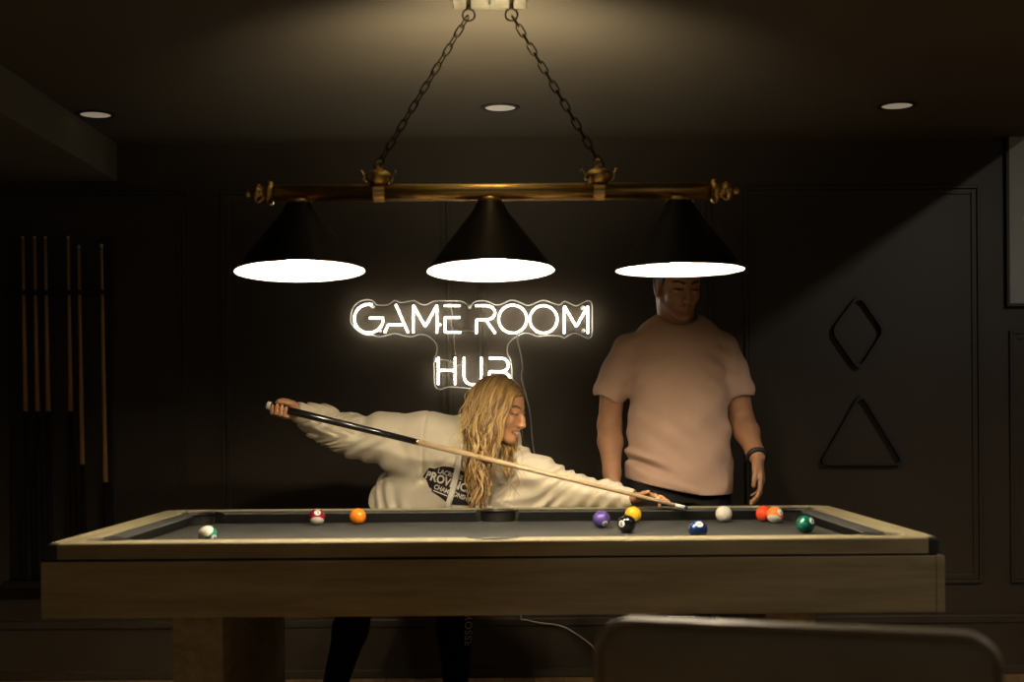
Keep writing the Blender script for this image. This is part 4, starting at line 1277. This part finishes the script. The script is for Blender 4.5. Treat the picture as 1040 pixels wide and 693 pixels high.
while cnt < 760 and tries < 9000:
    tries += 1
    v = unit(rng.normal(size=3))                       # f, s, u on the unit head
    if v[2] < -.25 or v[0] > .80: continue
    if v[0] > .25 and v[2] < .46+.25*(v[0]-.25): continue   # the face stays free
    if v[0] > .0 and v[2] < .05: continue
    root = hcn+A_h.T@(v*hrad*.985)
    side_near = (S_*v[1])@near > 0
    if not side_near and v[0] > .05: continue          # the far temple is combed back
    z_end = .80 if side_near else .90
    L = (.37 if side_near else .24)+rng.normal()*.035+.05*v[2]
    if v[0] > .30: L *= .80
    col = (rootc[rng.integers(3)] if v[2] > .1 else blond[rng.integers(6)], blond[rng.choice(6, p=[.28, .22, .18, .12, .10, .10])])
    lock(root, max(.12, L), .0034+rng.random()*.0030, .5, col, .005+rng.random()*.009, 3.0*v[0]+2.0*v[2]+rng.normal()*.7, .80+rng.random()*.05, pull=rng.normal(size=3)*.30)
    cnt += 1
for i in range(9):                                       # strands falling over the cheek
    v = unit(V3(.42+.07*rng.normal(), (near@S_)*(.42+.12*rng.normal()), .70))
    lock(hcn+A_h.T@(v*hrad), .24+rng.random()*.12, .0022, .6, (blond[2], blond[i % 5]), .007, 1.5+rng.normal()*.6, .80, pull=V3(.5, -.1, 0))
for i in range(20):                                      # lifted wisps at the back of the head
    v = unit(V3(-.8+.2*rng.normal(), (near@S_)*(.35+.4*rng.normal()), .1+.4*rng.normal()))
    lock(hcn+A_h.T@(v*hrad*1.02), .14+rng.random()*.16, .0013, .8, (blond[1], blond[4]), .010, rng.random()*6.28, .93, pull=V3(-1.5, 0, .4))
for i in range(70):                                      # loose fine strands
    v = unit(V3(rng.normal()*.6-.1, rng.normal(), abs(rng.normal())*.8+.1))
    if v[0] > .5: continue
    lock(hcn+A_h.T@(v*hrad*1.01), .26+rng.random()*.2, .0012, .8, (blond[0], blond[rng.integers(6)]), .010+rng.random()*.010, rng.random()*6.28, .88, pull=rng.normal(size=3)*.5)
me = np_mesh('hair', mbv, mbf)
ca_ = me.color_attributes.new('Col', 'FLOAT_COLOR', 'POINT')
ca_.data.foreach_set('color', np.array(mbc, np.float32).ravel())
me.materials.append(M_hair)
ho = bpy.data.objects.new('hair', me); C.objects.link(ho); ho.parent = woman
# scalp under the locks
G = Solid(hcn-.14, hcn+.14, .005)
G.ell(hcn, hrad*.99, .01, A_h)
G.ell(wh+(F_*.095-U_*.04)*ws, np.array([.088, .13, .105])*ws, .01, A_h, True)
sc_, Vs, Qs = body_object('scalp_hair', G, [M_hair], None, 1, woman)
sm = sc_.data; ca_ = sm.color_attributes.new('Col', 'FLOAT_COLOR', 'POINT')
ca_.data.foreach_set('color', np.tile(np.array([.20, .115, .045, 1], np.float32), len(Vs)))
del G

# ---- the cue she holds ------------------------------------------------------
cueo = empty('pool_cue', Vector(cueA), 'long cue with a black butt and pale shaft held by the hooded player', 'cue')
cq = lambda t: Vector(cueA+(cueB-cueA)*t)
MB().tube([cq(0), cq(.003), cq(.009)], [.009, .0125, .0138], 14).build('bumper', M_cueb, cueo)
MB().tube([cq(.009), cq(.019)], [.0146, .0146], 14).build('butt_ring', M_white, cueo)
MB().tube([cq(.019), cq(.06), cq(.37)], [.0146, .0145, .0112], 14).build('butt', M_cueb, cueo)
MB().tube([cq(.37), cq(.378)], [.0113, .0112], 14).build('joint_ring', M_brass2, cueo)
MB().tube([cq(.378), cq(.972)], [.0110, .0066], 14).build('shaft', M_cue, cueo)
MB().tube([cq(.972), cq(.993)], [.0066, .0065], 12).build('ferrule', M_white, cueo)
MB().tube([cq(.993), cq(1)], [.0065, .0055], 12).build('tip', M_print, cueo)
